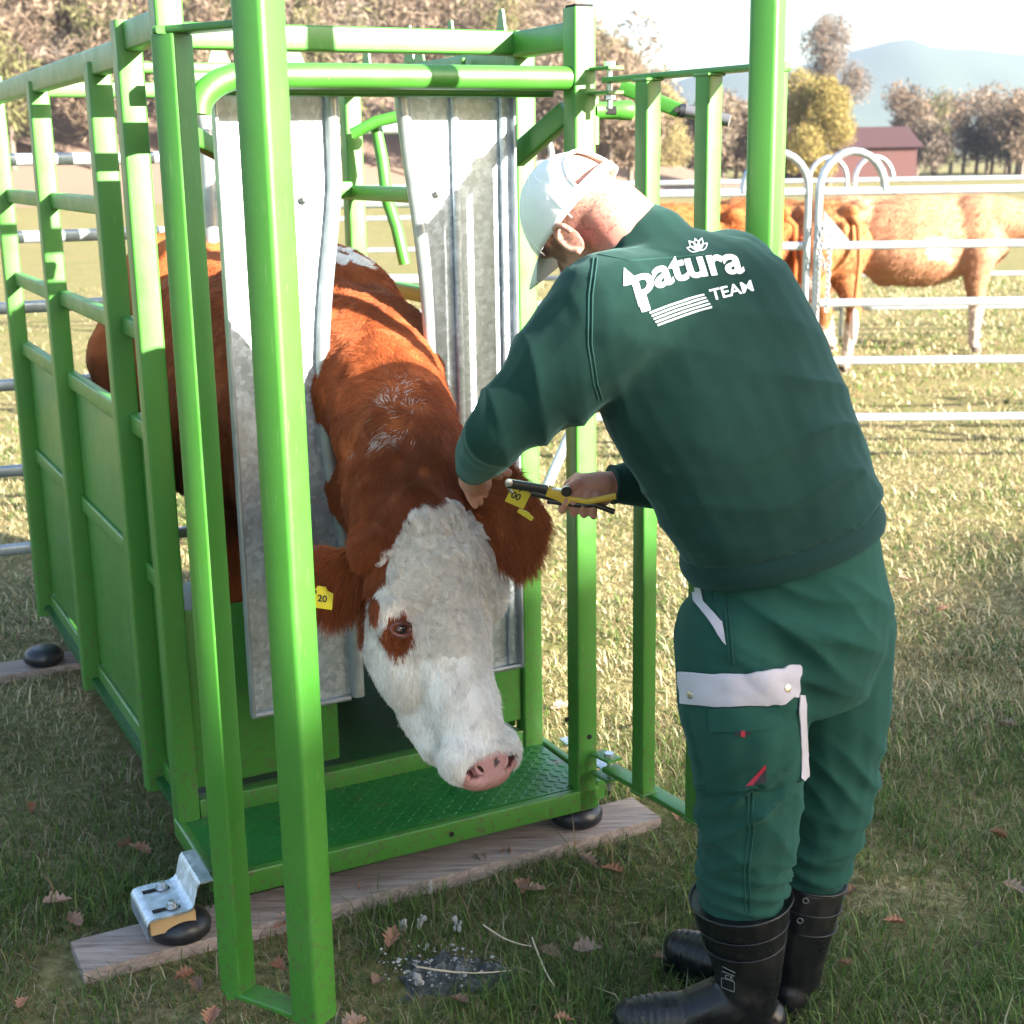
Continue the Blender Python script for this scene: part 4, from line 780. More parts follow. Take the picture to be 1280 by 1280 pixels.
# ears
def ear(root, tip, widthv, W_, thick, cup, name='ear', fur=9000, flen=.035, out=None):
    root, tip = Vector(root), Vector(tip); e1 = (tip-root); ln = e1.length; e1.normalize(); e2 = Vector(widthv); e2 = (e2-e1*e2.dot(e1)).normalized(); e3 = e1.cross(e2)
    if e3.y > 0: e3 = -e3
    vs, fs = ellip((0, 0, 0), (1, 1, 1), None, 28, 18); co = []
    for v in vs:
        t = (v.x+1)/2; wv = W_*(.35+.9*math.sin(math.pi*min(1, .12+.88*t)**1.15)); yy = v.y*wv; zz = v.z*thick-cup*(v.y*v.y)*W_*1.2*(1-.3*t)
        co.append(root+e1*(t*ln)+e2*yy-e3*zz*(-1)+e3*0-Z*.02*t*t)
    me = organic([(co, fs)], .005, 3); col = np.tile(RED*.85, (len(me.vertices), 1)); paint(me, col); o = link(name, me, SKINCOAT, cow, 180)
    P, N = sample_surface(me, fur); t = (P-np.array(root)) @ np.array(e1)/ln; y = (P-np.array(root)) @ np.array(e2); ed = np.clip(abs(y)/W_, 0, 1)
    flow = np.array(e1)[None]*.7+np.array(e2)[None]*(np.sign(y)*ed)[:, None]*.8+np.array([0, 0, -1.])*.5; c = (RED*.9)*(.55+.9*rng.random(len(P)))[:, None]
    hair(name+'_fur', P, N, flow, flen*(.35+.65*ed)*(.6+.6*rng.random(len(P))), c, FUR, o, .3, .001, .7, 6, .00045, .35, .25); return o
earL = ear(H(.095, -.11, .045), at(686, 632, 2.79), (.12, -.1, 1), .094, .013, .12, fur=20000, flen=.042)
earR = ear(H(-.10, -.13, .075), at(362, 748, 2.86), (.15, -.3, 1), .055, .014, -.25, fur=12000, flen=.052)
# ear tags with print
YEL = mat('yellow_plastic', (.62, .50, .035), .35, 0, .5); INK = mat('black_ink', (.02, .02, .018), .6)
def text_mesh(body, size, bold=.0, res=4):
    cu = bpy.data.curves.new('t', 'FONT'); cu.body = body; cu.size = size; cu.offset = bold; cu.resolution_u = res; o = bpy.data.objects.new('t', cu); COL.objects.link(o)
    me = bpy.data.meshes.new_from_object(o.evaluated_get(bpy.context.evaluated_depsgraph_get())); bpy.data.objects.remove(o); return me
def eartag(c, xa, ya, w, h, lines, parent):
    xa = Vector(xa).normalized(); ya = Vector(ya); ya = (ya-xa*ya.dot(xa)).normalized(); n = xa.cross(ya)
    if n.y > 0: n = -n
    c = Vector(c); pl_ = [(-.5, -.5), (.5, -.5), (.5, .32), (.25, .42), (.16, .62), (-.16, .62), (-.25, .42), (-.5, .32)]
    o = MB().prism([c+xa*a*w+ya*b*h-n*.0012 for a, b in pl_], n*.0024).build('ear_tag', YEL, parent, 20)
    for s, ox, oy, sz in lines:
        me = text_mesh(s, sz, .0006); co = getco(me); base = c+xa*ox+ya*oy+n*.0018; sgn = 1
        setco(me, [base+xa*(v[0]*sgn)+ya*v[1] for v in co]); link('print', me, INK, o, None)
    return o
tR = at(401, 748, 2.78); eartag(tR, (1, -.12, -.12), (.12, 0, 1), .05, .042, [('3 20', -.022, -.006, .020), ('DE', -.02, .010, .009)], earR)
tL = at(648, 620, 2.685); eartag(tL, (.85, .1, -.42), (.55, 0, .85), .040, .040, [('00', -.014, -.008, .019), ('P', -.004, .009, .010)], earL)
eartag(at(657, 643, 2.69), (.85, .1, -.6), (.6, 0, .8), .034, .010, [], earL)
# ================================================================== THE MAN
def fabric(name, c1, c2, rough=.9, scale=900, sheen=.5):
    def b(t, p):
        n = noise_tex(t, 4, 5, .6); c = ramp(t, n, [(.3, c1), (.7, c2)]); t.links.new(c, p.inputs['Base Color']); p.inputs['Sheen Weight'].default_value = sheen; p.inputs['Sheen Roughness'].default_value = .5; p.inputs['Sheen Tint'].default_value = (.5, .9, .85, 1)
        bump(t, p, noise_tex(t, scale, 2, .6), .25, .0008); bump(t, p, noise_tex(t, 26, 4, .6), .25, .004)
    return mat(name, rough=rough, spec=.15, build=b)
SWEAT = fabric('green_sweatshirt', (.006, .027, .021), (.009, .036, .029), sheen=.16); TROU = fabric('green_workwear', (.010, .050, .037), (.014, .065, .048), .85, 1300, .08)
RIB = fabric('ribbed_hem', (.006, .025, .021), (.008, .031, .027), sheen=.15); GREYF = fabric('grey_workwear', (.40, .37, .41), (.48, .45, .49), .85, 1300, .1)
def _skin(t, p):
    a = nd(t, 'ShaderNodeAttribute', attribute_name='tint'); n = noise_tex(t, 60, 5, .7); c = mixc(t, ramp(t, n, [(.35, (0, 0, 0)), (.7, (.35,)*3)]), a.outputs['Color'], (.52, .20, .15)); t.links.new(c, p.inputs['Base Color'])
    p.inputs['Subsurface Weight'].default_value = .25; p.inputs['Subsurface Radius'].default_value = (.012, .004, .002); p.inputs['Subsurface Scale'].default_value = .6; bump(t, p, noise_tex(t, 220, 3, .6), .25, .0006)
SKIN = mat('skin', rough=.5, spec=.35, build=_skin)
man = empty('person', (.45, 2.52, 0), 'man in green sweatshirt, green trousers, black boots and white cap bending over the cow', 'person')
def ring(c, t, lat, rl, rd):
    t = Vector(t).normalized(); lat = Vector(lat); lat = (lat-t*lat.dot(t)).normalized(); dp = t.cross(lat); return Vector(c), lat*rl, dp*rd
def loft(rings, n=28):
    vs = []
    for c, a, b in rings: vs += [c+a*math.cos(2*math.pi*k/n)+b*math.sin(2*math.pi*k/n) for k in range(n)]
    m = len(rings); fs = [(j*n+k, j*n+(k+1) % n, (j+1)*n+(k+1) % n, (j+1)*n+k) for j in range(m-1) for k in range(n)]+[tuple(range(n))[::-1], tuple(range((m-1)*n, m*n))]; return vs, fs
LAT = (.80, .56, .14)
sp = [at(1000, 742, 2.47), at(985, 680, 2.47), at(958, 610, 2.47), at(925, 535, 2.47), at(890, 465, 2.47), at(858, 405, 2.47), at(832, 360, 2.47), at(812, 325, 2.49)]
ShL = at(768, 402, 2.37); ShR = at(905, 362, 2.60); ElL = at(621, 541, 2.36); WrL = at(590, 588, 2.64); ElR = at(862, 600, 2.78); WrR = at(776, 605, 2.73)
def torso(g):
    rl = [.185, .182, .187, .195, .205, .205, .165, .09]; rd = [.145, .145, .145, .148, .150, .142, .118, .075]
    return loft([ring(sp[i], sp[min(i+1, 7)]-sp[max(i-1, 0)], LAT, rl[i]+g, rd[i]+g) for i in range(8)])
hf = Vector((-.45, .60, -.66)).normalized(); hu = Vector((-.62, .10, .78)); hu = (hu-hf*hu.dot(hf)).normalized(); hr = hf.cross(hu).normalized(); HM = Matrix((hr, hf, hu)).transposed(); hc = at(722, 268, 2.54)
def HH(x, y, z): return hc+hr*x+hf*y+hu*z
# head, neck, arms, legs under the clothes: one surface; hands are finer shapes in the same mesh
bs = [torso(-.02), ellip(HH(0, 0, .012), (.075, .096, .098), HM, 24, 16), ellip(HH(0, .025, -.055), (.062, .072, .062), HM), capsule(HH(0, .06, -.085), HH(0, .05, -.09), .036, .032), capsule(HH(0, -.045, -.05), sp[7], .066, .076), capsule(HH(0, .095, -.02), HH(0, .108, -.045), .010, .014)]
for sx in (-1, 1): bs += [ellip(HH(sx*.030, .088, .0), (.018, .012, .012), HM)]
bs += chain_caps([ShL, ElL, WrL], [.07, .045, .027])+chain_caps([ShR, ElR, WrR], [.07, .045, .027])
HipL, KnL, AnL = at(950, 810, 2.42), at(935, 975, 2.40), Vector((.447, 2.46, .12)); HipR, KnR, AnR = at(1030, 800, 2.58), at(1042, 945, 2.60), Vector((.56, 2.57, .12))
bs += chain_caps([HipL, KnL, AnL], [.10, .065, .045])+chain_caps([HipR, KnR, AnR], [.10, .065, .045])+[ellip(sp[0], (.15, .12, .12))]
bm_ = organic(bs, .007, 6)
def digit(pts, r0, r1):
    n = len(pts); return chain_caps(pts, [r0+(r1-r0)*i/(n-1) for i in range(n)])
q = lambda *a: at(*a)
hL = chain_caps([WrL, q(592, 601, 2.69)], [.027, .026])+[capsule(q(590, 600, 2.69), q(600, 604, 2.715), .027, .024)]
hL += digit([q(590, 594, 2.665), q(606, 586, 2.665), q(622, 587, 2.67), q(635, 591, 2.675)], .0125, .0085)      # thumb over the ear
hL += digit([q(598, 596, 2.70), q(612, 590, 2.71), q(624, 596, 2.73)], .0105, .008)
hL += digit([q(596, 602, 2.71), q(604, 606, 2.735), q(606, 618, 2.745)], .0105, .008)+digit([q(590, 608, 2.70), q(596, 616, 2.72), q(600, 628, 2.725)], .0100, .0078)+digit([q(584, 610, 2.69), q(588, 622, 2.705), q(594, 632, 2.71)], .009, .007)
hR = chain_caps([WrR, q(748, 608, 2.71)], [.027, .029])+[capsule(q(752, 604, 2.70), q(726, 607, 2.695), .024, .024), capsule(q(752, 618, 2.70), q(724, 620, 2.695), .024, .020)]
hR += digit([q(722, 604, 2.675), q(709, 612, 2.66), q(707, 626, 2.655), q(703, 637, 2.658)], .0115, .0088)
for k, (a0, b0, e0) in enumerate((((724, 614), (716, 628), (717, 641)), ((735, 618), (728, 632), (730, 643)), ((746, 620), (741, 634), (742, 645)))):
    hR += digit([q(*a0, 2.672), q(*b0, 2.657), q(*e0, 2.668)], .0105-.0006*k, .0086-.0005*k)
hR += digit([q(736, 600, 2.71), q(722, 597, 2.735), q(710, 606, 2.745)], .0125, .0095)
b1, b2 = organic(hL, .0024, 4), organic(hR, .0024, 4)
# ears of the man
earm = organic([ellip(HH(-.080, -.014, -.030), (.0045, .018, .030), HM @ Matrix.Rotation(.25, 3, 'Z'), 20, 14)]+chain_caps([HH(-.089+.003*math.cos(a*1.), -.018+.018*math.cos(a), -.028+.029*math.sin(a)) for a in [R(-70+30*k) for k in range(9)]], [.0056]*9), .002, 2)
def join(ms, name):
    b = bmesh.new()
    for m in ms: b.from_mesh(m)
    me = bpy.data.meshes.new(name); b.to_mesh(me); b.free(); return me
body = join([bm_, b1, b2, earm], 'body'); P = getco(body).astype(float); SK = C_((.50, .285, .215)); col = np.tile(SK, (len(P), 1))
loc = (P-np.array(hc)) @ np.array(HM)     # x right, y fwd, z up
stub = np.clip(1-np.linalg.norm((loc-np.array([-.055, -.035, .005]))/np.array([.05, .045, .055]), axis=1), 0, 1)*1.5; stub = np.clip(stub*(.75+.2*vnoise(P, 60, 3.)), 0, .55)
side = (np.linalg.norm((loc-np.array([-.07, .055, .0]))/np.array([.03, .035, .05]), axis=1) < 1); stub = np.where(side, .6+.2*vnoise(P, 50, 1.), stub)
red = np.clip(1-np.linalg.norm((loc-np.array([-.07, -.045, -.06]))/np.array([.05, .05, .06]), axis=1), 0, 1); col = col*(1-red[:, None])+C_((.55, .14, .11))*red[:, None]
col = col*(1-stub[:, None])+C_((.10, .06, .05))*stub[:, None]
hands = (P[:, 0] < .23) & (P[:, 2] < 1.25) & (P[:, 2] > .95); col = np.where(hands[:, None], col*C_((.95, .82, .78)), col); paint(body, col)
link('body', body, SKIN, man, 180)
def buzz(n):
    A = np.array(hc); M3 = np.array(HM)
    def wt(c, nn): q_ = (c-A) @ M3; return ((q_[:, 1] < .035) & (q_[:, 2] > -.075) & (q_[:, 2] < .09) & (np.linalg.norm(q_, axis=1) < .125) & ((q_[:, 1] < -.0) | (q_[:, 2] > -.03)))*1.
    P, N = sample_surface(body, n, wt); q_ = (P-A) @ M3; dn = np.exp(-((q_[:, 0]+.045)**2+(q_[:, 1]+.05)**2+(q_[:, 2]+.0)**2)/.0032); keep = rng.random(len(P)) < .30+.7*dn; P, N = P[keep], N[keep]
    hair('cropped_hair', P, N, np.tile(-np.array(hu), (len(P), 1)), .0022+.002*rng.random(len(P)), np.tile(C_((.15, .085, .06)), (len(P), 1)), FUR, man, .8, 0., 1., 3, .00016, .1)
buzz(10000)
# sweatshirt
tq = sp[1]+(sp[2]-sp[1])*.30; ss_ = [loft([ring(tq if i == 0 else sp[i], sp[min(i+1, 7)]-sp[max(i-1, 0)], LAT, [0, .190, .198, .206, .214, .210, .168, .09][max(1,i)]+.016, [0, .150, .150, .150, .150, .142, .118, .075][max(1,i)]+.016) for i in range(0, 8) if i != 1]), capsule(sp[6], sp[7]+(sp[7]-sp[6]).normalized()*.012, .125, .088)]
ss_ += chain_caps([sp[5]*.5+ShL*.5, ShL, ShL.lerp(ElL, .45), ElL, ElL.lerp(WrL, .5), ElL.lerp(WrL, .80)], [.13, .122, .098, .058, .050, .038])
ss_ += chain_caps([sp[5]*.5+ShR*.5, ShR, ShR.lerp(ElR, .45), ElR, ElR.lerp(WrR, .5), ElR.lerp(WrR, .93)], [.125, .108, .088, .068, .056, .043])
sm_ = organic(ss_, .006, 8)
def folds(me, spec, seed=0., K_=2.2):
    co = getco(me).astype(float); no = getno(me).astype(float); d = .0035*vnoise(co, 9, 40+seed)+.0012*vnoise(co, 25, 41+seed)
    for c, ax, r, wl, amp in spec:
        c = np.array(c); ax = np.array(Vector(ax).normalized()); q_ = co-c; t = q_ @ ax; w = np.exp(-(q_**2).sum(1)/(r*r)); ph = 1.6*vnoise(co, 5, seed+wl*90)
        v = np.sin(t/wl*3.1416+ph*1.3); d += K_*w*amp*(.75-1.6*abs(v)**.75)*(.5+.5*np.clip(vnoise(co, 6, seed+60.+wl*40)*2+.6, 0, 1))
    setco(me, co+no*d[:, None])
ua = (ElL-ShL).normalized(); spd = (sp[4]-sp[1]).normalized()
folds(sm_, [(ElL.lerp(ShL, .28), ua+Vector((0,0,.5)), .10, .075, .006), (ElL, ua*.6+Vector((0, 1, 0)), .06, .05, .004), (ShL+Vector((.03, 0, -.10)), ua*.8+spd*.4, .10, .08, .006), (sp[1], spd, .14, .075, .009), (sp[2]+Vector((-.12, 0, 0)), spd+Vector((.4, 0, 0)), .13, .06, .007), (sp[5]+Vector((-.08, -.08, 0)), ua-spd, .12, .07, .004), (sp[3]+Vector((.1, -.1, 0)), spd+Vector((.5, 0, 0)), .15, .09, .005)], 1.)
co_ = getco(sm_).astype(float)     # hem gathers over the waist
link('sweatshirt', sm_, SWEAT, man, 180)
sb = BVHTree.FromPolygons([v.co.copy() for v in sm_.vertices], [tuple(p.vertices) for p in sm_.polygons])
def band(cs, rs_, name, m, parent=man, flat=.006):
    """ribbed band: loft of rings"""
    o = MB().add(*loft(cs, 64)).build(name, m, parent, 60); return o
td = (sp[1]-sp[0]).normalized(); HC = at(976, 665, 2.47)
band([ring(HC+td*(.045*k/6-.035), td+Vector((.0, 0, .12)), LAT, .198+.006*math.sin(math.pi*k/6), .160+.006*math.sin(math.pi*k/6)) for k in range(7)], None, 'hem_band', RIB)
fw = (WrL-ElL).normalized(); c0 = ElL.lerp(WrL, .84); band([ring(c0+fw*(k*.008-.025), fw, (1, 0, 0), .035, .034) for k in range(7)], None, 'cuff', RIB)
fw = (WrR-ElR).normalized(); c0 = ElR.lerp(WrR, .97); band([ring(c0+fw*(k*.009-.03), fw, (0, 0, 1), .040+.002*math.sin(k), .038) for k in range(7)], None, 'cuff', RIB)
nk = (HH(0, -.045, -.05)-sp[7]).normalized(); c0 = sp[7]+nk*.018; band([ring(c0+nk*(k*.007-.018), nk, LAT, .094-.003*k, .088-.003*k) for k in range(6)], None, 'collar_band', RIB)
def patch(name, bv, corners, nx, ny, off, m, parent, th=.0016, curve=0., bulge=0.):
    """cloth piece lying on a garment, corners tl,tr,br,bl (photo pixels)"""
    pts = {}; tl, tr_, br_, bl = [Vector((*c, 0)) for c in corners]
    for j in range(ny+1):
        for i in range(nx+1):
            u, v = i/nx, j/ny; p = tl.lerp(tr_, u).lerp(bl.lerp(br_, u), v); p.y += curve*math.sin(math.pi*u); h_, n_ = hit(bv, p.x, p.y)
            if h_ is not None: o_ = off+bulge*(math.sin(math.pi*u)*math.sin(math.pi*v))**.6+bulge*.25*math.sin(u*17+v*6)*math.sin(math.pi*v); pts[i, j] = (h_+n_*o_, h_+n_*(off-th))
    vs = []; id_ = {}
    for k, (a, b) in pts.items(): id_[k] = len(vs); vs += [a, b]
    fs = []
    for j in range(ny):
        for i in range(nx):
            ks = [(i, j), (i+1, j), (i+1, j+1), (i, j+1)]
            if all(k in id_ for k in ks):
                q4 = [id_[k] for k in ks]; fs += [tuple(q4), tuple(k+1 for k in q4[::-1])]
                for a, b, nb in ((0, 1, (i, j-1)), (1, 2, (i+1, j)), (2, 3, (i, j+1)), (3, 0, (i-1, j))):
                    if not (0 <= nb[0] < nx and 0 <= nb[1] < ny): fs.append((q4[b], q4[a], q4[a]+1, q4[b]+1))
    return MB().add(vs, fs).build(name, m, parent, 50)
def seam(name, bv, pxs, m, parent, r=.0011, off=.0006, n=40):
    pts = []; P_ = [Vector((*p, 0)) for p in pxs]; seg = len(P_)-1
    for k in range(n+1):
        t = k/n*seg; i = min(int(t), seg-1); p = P_[i].lerp(P_[i+1], t-i); h_, n_ = hit(bv, p.x, p.y)
        if h_ is not None: pts.append(h_+n_*off)
    if len(pts) > 3: return MB().tube(pts, r, 6).build(name, m, parent, 180)
SEAM = fabric('seam_thread', (.02, .065, .055), (.03, .08, .07), sheen=.1)
for dx in (0, 5): seam('sleeve_seam', sb, [(742+dx, 322), (736+dx, 370), (735+dx, 430), (742+dx, 480), (748+dx, 500)], SEAM, man)
seam('collar_seam', sb, [(748, 318), (790, 326), (840, 322), (880, 318)], SEAM, man)
PRINT = mat('white_print', (.62, .66, .66), .7)
def back_print():
    o, ex, ey = Vector((793, 372, 0)), Vector((1.0, -.235, 0)), Vector((-.30, -1.0, 0))     # baseline start, px per unit
    def put(me, sx, sy, ox, oy, shear=0., arc=0.):
        b = bmesh.new(); b.from_mesh(me); bmesh.ops.triangulate(b, faces=b.faces)
        for _ in range(3):
            ed = [e for e in b.edges if (e.verts[0].co-e.verts[1].co).length*sx > 5]
            if ed: bmesh.ops.subdivide_edges(b, edges=ed, cuts=1); bmesh.ops.triangulate(b, faces=b.faces)
        for v in b.verts:
            X, Y_ = v.co.x*sx+ox, v.co.y*sy+oy; p = o+ex*X+ey*Y_; p.y -= arc*math.sin(math.pi*min(1, max(0, X/130))); h_, n_ = hit(sb, p.x, p.y)
            if h_ is None: h_, n_ = CAMP, Z
            v.co = h_+n_*.0018
        m2 = bpy.data.meshes.new('back_print'); b.to_mesh(m2); b.free(); return link('back_print', m2, PRINT, man, None)
    put(text_mesh('patura', 1, .027, 6), 53, 48, 0, 0, arc=8)
    put(text_mesh('TEAM', 1, .018, 3), 21, 19, 89, -25)
    def poly(ps):
        me = bpy.data.meshes.new('p'); me.from_pydata([(x, y, 0) for x, y in ps], [], [tuple(range(len(ps)))]); return me
    put(poly([(-9, 16), (-2, 37), (8, 22), (3, 20), (3, 16)]), 1, 1, 0, 0); put(poly([(3, -19), (14, -19), (14, 4), (3, 4)]), 1, 1, 0, 0)
    for k in range(5):
        y0 = -21-4.1*k; ps = [(12+70*i/12+k*1.2, y0+6*math.sin(math.pi*.5*i/12)) for i in range(13)]; put(poly(ps+[(x, y-2.1) for x, y in ps[::-1]]), 1, 1, 0, 0)
    for a, ln in ((-62, 15), (-30, 17), (0, 16), (30, 17), (62, 15)):     # leaf emblem above the word
        A = R(a); cx, cy = 91, 36; d_ = Vector((math.sin(A), math.cos(A))); n_ = Vector((d_.y, -d_.x)); out = []
        for t in range(9): tt = t/8; w_ = 3.6*math.sin(math.pi*tt); out.append((cx+d_.x*ln*tt+n_.x*w_, cy+d_.y*ln*tt+n_.y*w_))
        back = [(cx+d_.x*ln*(t/8)-n_.x*3.6*math.sin(math.pi*t/8), cy+d_.y*ln*(t/8)-n_.y*3.6*math.sin(math.pi*t/8)) for t in range(8, -1, -1)]
        for side_ in (out, back):
            c_ = [(cx+d_.x*ln*.5, cy+d_.y*ln*.5)]; inner = [((x-c_[0][0])*.74+c_[0][0], (y-c_[0][1])*.74+c_[0][1]) for x, y in side_]; put(poly(side_+inner[::-1]), 1, 1, 0, 0)
back_print()
# cap
def cap():
    rx, ry, rz = .086, .108, .112; nf, ne = 72, 18; m = MB(); vs = []; ids = {}
    def cp(phi, th): k_ = 1+.016*noise.noise((phi*1.7, th*2.5, 1))+.010*noise.noise((phi*5, th*6, 4))-.012*max(0, math.cos(phi*3))**12*math.cos(th); return hc+(cp0(phi, th)-hc)*k_
    def cp0(phi, th): return HH(rx*math.sin(phi)*math.cos(th), ry*math.cos(phi)*math.cos(th)-.002, rz*math.sin(th)*(.97)-.004)
    def hole(ph, th):
        d_ = abs((math.degrees(ph) % 360)-180); return d_ < 41 and 13 < math.degrees(th) < 13+31*math.sqrt(max(0, 1-(d_/41)**2))
    for j in range(ne+1):
        for i in range(nf): ids[i, j] = len(vs); vs.append(cp(2*math.pi*i/nf, R(2)+R(88)*j/ne))
    fs = [(ids[i, j], ids[(i+1) % nf, j], ids[(i+1) % nf, j+1], ids[i, j+1]) for j in range(ne) for i in range(nf) if not hole(2*math.pi*(i+.5)/nf, R(2)+R(88)*(j+.5)/ne)]
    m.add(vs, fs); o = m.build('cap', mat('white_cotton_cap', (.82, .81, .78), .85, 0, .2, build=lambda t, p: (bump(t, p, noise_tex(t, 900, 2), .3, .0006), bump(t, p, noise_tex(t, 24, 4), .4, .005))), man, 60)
    md = o.modifiers.new('s', 'SOLIDIFY'); md.thickness = .003; md.offset = 1
    pts = []
    for k in range(41):
        a = math.pi*k/40; d_ = -41*math.cos(a); ph = R(180+d_); th = R(12+32*math.sin(a)); pts.append(cp(ph, th)+(cp(ph, th)-hc).normalized()*.0025)
    MB().tube(pts, .003, 8).build('opening_binding', o.data.materials[0], o, 180)
    for a in (-115, -60, 0, 60, 115): MB().tube([cp(R(a), R(-3+8*k))*1.0+(cp(R(a), R(-3+8*k))-hc).normalized()*.003 for k in range(12)], .0011, 6).build('cap_seam', o.data.materials[0], o, 180)
    b = MB(); vs = []; N_ = 20
    for side_ in (0, 1):
        for j in range(9):
            for i in range(N_+1):
                ph = R(-58+116*i/N_); t = j/8; base = cp(ph, R(3)); ext = .078*math.cos(R(-58+116*i/N_)*.95)**.6
                vs.append(base+hf*ext*t-hu*(.014*t*t+.012*(abs(ph)**2)*t)+hr*0-hu*(.003*side_))
    W1 = N_+1; fs = [(j*W1+i, j*W1+i+1, (j+1)*W1+i+1, (j+1)*W1+i) for j in range(8) for i in range(N_)]; K = 9*W1; fs += [tuple(K+k for k in f[::-1]) for f in fs]; fs += [(8*W1+i, 8*W1+i+1, K+8*W1+i+1, K+8*W1+i) for i in range(N_)]
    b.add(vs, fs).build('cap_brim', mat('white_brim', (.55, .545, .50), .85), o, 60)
    return o
cap()
# trousers
ts = [loft([ring(sp[0]+Vector((0, 0, -.20)), (0, 0, 1), LAT, .135, .118), ring(sp[0]+Vector((0, 0, -.12)), (0, 0, 1), LAT, .166, .148), ring(sp[0]-Z*.03, (0, 0, 1), LAT, .186, .162), ring(sp[1]-Z*.02, td, LAT, .182, .150), ring(sp[1]+td*.05, td, LAT, .175, .142)])]
TL = [at(935, 800, 2.42), at(930, 880, 2.405), at(934, 960, 2.41), at(934, 1040, 2.43), at(929, 1100, 2.45), at(927, 1140, 2.455)]; ts += chain_caps(TL, [.135, .123, .106, .098, .090, .078])
TRt = [at(1030, 790, 2.56), at(1040, 880, 2.57), at(1040, 960, 2.58), at(1026, 1040, 2.58), at(1014, 1095, 2.58), at(1010, 1125, 2.58)]; ts += chain_caps(TRt, [.140, .115, .098, .085, .072, .062])
tm = organic(ts, .0062, 16)
folds(tm, [(TL[4]+Z*.01, (.25, 0, 1), .085, .042, .008), (TL[3]+Z*.05, (.7, 0, .7), .11, .075, .007), (TL[3]-Z*.02, (-.6, 0, .8), .09, .06, .005), (TRt[4], (.2, 0, 1), .08, .045, .007), (TL[0]+Vector((.05, -.1, .06)), (.2, 0, 1), .12, .07, .004), (TL[2], (-.3, 0, 1), .09, .06, .004), (TRt[3], (0, 0, 1), .10, .06, .007), (TL[0]+Vector((.1, -.1, 0)), (.8, 0, .8), .12, .08, .005), (TL[2]+Vector((.03, -.1, -.02)), (-.7, 0, .7), .09, .055, .005), (sp[0]+Vector((.05, -.1, -.06)), (.5, 0, .9), .13, .08, .005), (TRt[2], (.6, 0, .8), .10, .06, .006)], 2., 2.9)
link('trousers', tm, TROU, man, 180); tb_ = BVHTree.FromPolygons([v.co.copy() for v in tm.vertices], [tuple(p.vertices) for p in tm.polygons])
pk = patch('cargo_pocket', tb_, [(862, 880), (992, 872), (1000, 975), (888, 988)], 22, 18, .008, TROU, man, .009, 4, .007)
patch('pocket_pleat', tb_, [(890, 884), (966, 880), (966, 908), (892, 912)], 10, 5, .0180, TROU, man, .004)
fl_ = patch('pocket_flap', tb_, [(855, 838), (998, 829), (990, 872), (858, 877)], 24, 10, .0150, GREYF, man, .006, 6, .004)
for px, py in ((872, 866), (976, 860)):
    h_, n_ = hit(tb_, px, py); MB().lathe(h_+n_*.0165, [(.0075, 0), (.007, .0025), (.004, .0035)], 18, n_).build('press_stud', mat('brass_stud', (.55, .50, .42), .35, .8) if 'brass_stud' not in bpy.data.materials else bpy.data.materials['brass_stud'], fl_)
pkb = BVHTree.FromPolygons([v.co.copy() for v in pk.data.vertices], [tuple(p.vertices) for p in pk.data.polygons])
patch('grey_strip', tb_, [(993, 868), (1001, 867), (1004, 971), (997, 973)], 3, 14, .012, GREYF, man, .002)
patch('pocket_trim', tb_, [(863, 710), (873, 709), (880, 752), (868, 752)], 3, 8, .004, GREYF, man, .002); patch('pocket_trim', tb_, [(868, 752), (880, 752), (903, 778), (886, 774)], 4, 6, .004, GREYF, man, .002); patch('pocket_trim', tb_, [(886, 774), (903, 777), (908, 806), (904, 802)], 4, 6, .004, GREYF, man, .002)
for pts in ([(907, 712), (906, 760), (912, 830)], [(912, 712), (911, 760), (917, 830)], [(934, 990), (936, 1040), (930, 1085), (932, 1140)], [(940, 990), (942, 1040), (936, 1085), (938, 1140)], [(892, 714), (890, 750), (903, 776)], [(868, 985), (888, 992), (1000, 978)]):
    seam('trouser_seam', tb_, pts, TROU, man, .0016, .001)
patch('pocket_label', pkb, [(955, 957), (957, 956), (957.5, 977), (932, 983)], 6, 6, .0016, mat('red_label', (.38, .02, .04), .6), man, .001)
patch('pocket_label', pkb, [(955.5, 962), (957, 961), (957.5, 977), (942, 981)], 6, 6, .0022, mat('black_label', (.02, .015, .02), .6), man, .001)
patch('bar_tack', pkb, [(919, 914), (938, 913), (938, 917), (919, 918)], 4, 2, .0060, bpy.data.materials['black_label'], man, .001); patch('bar_tack', pkb, [(926, 912), (931, 912), (931, 919), (926, 919)], 2, 2, .0068, bpy.data.materials['red_label'], man, .001)
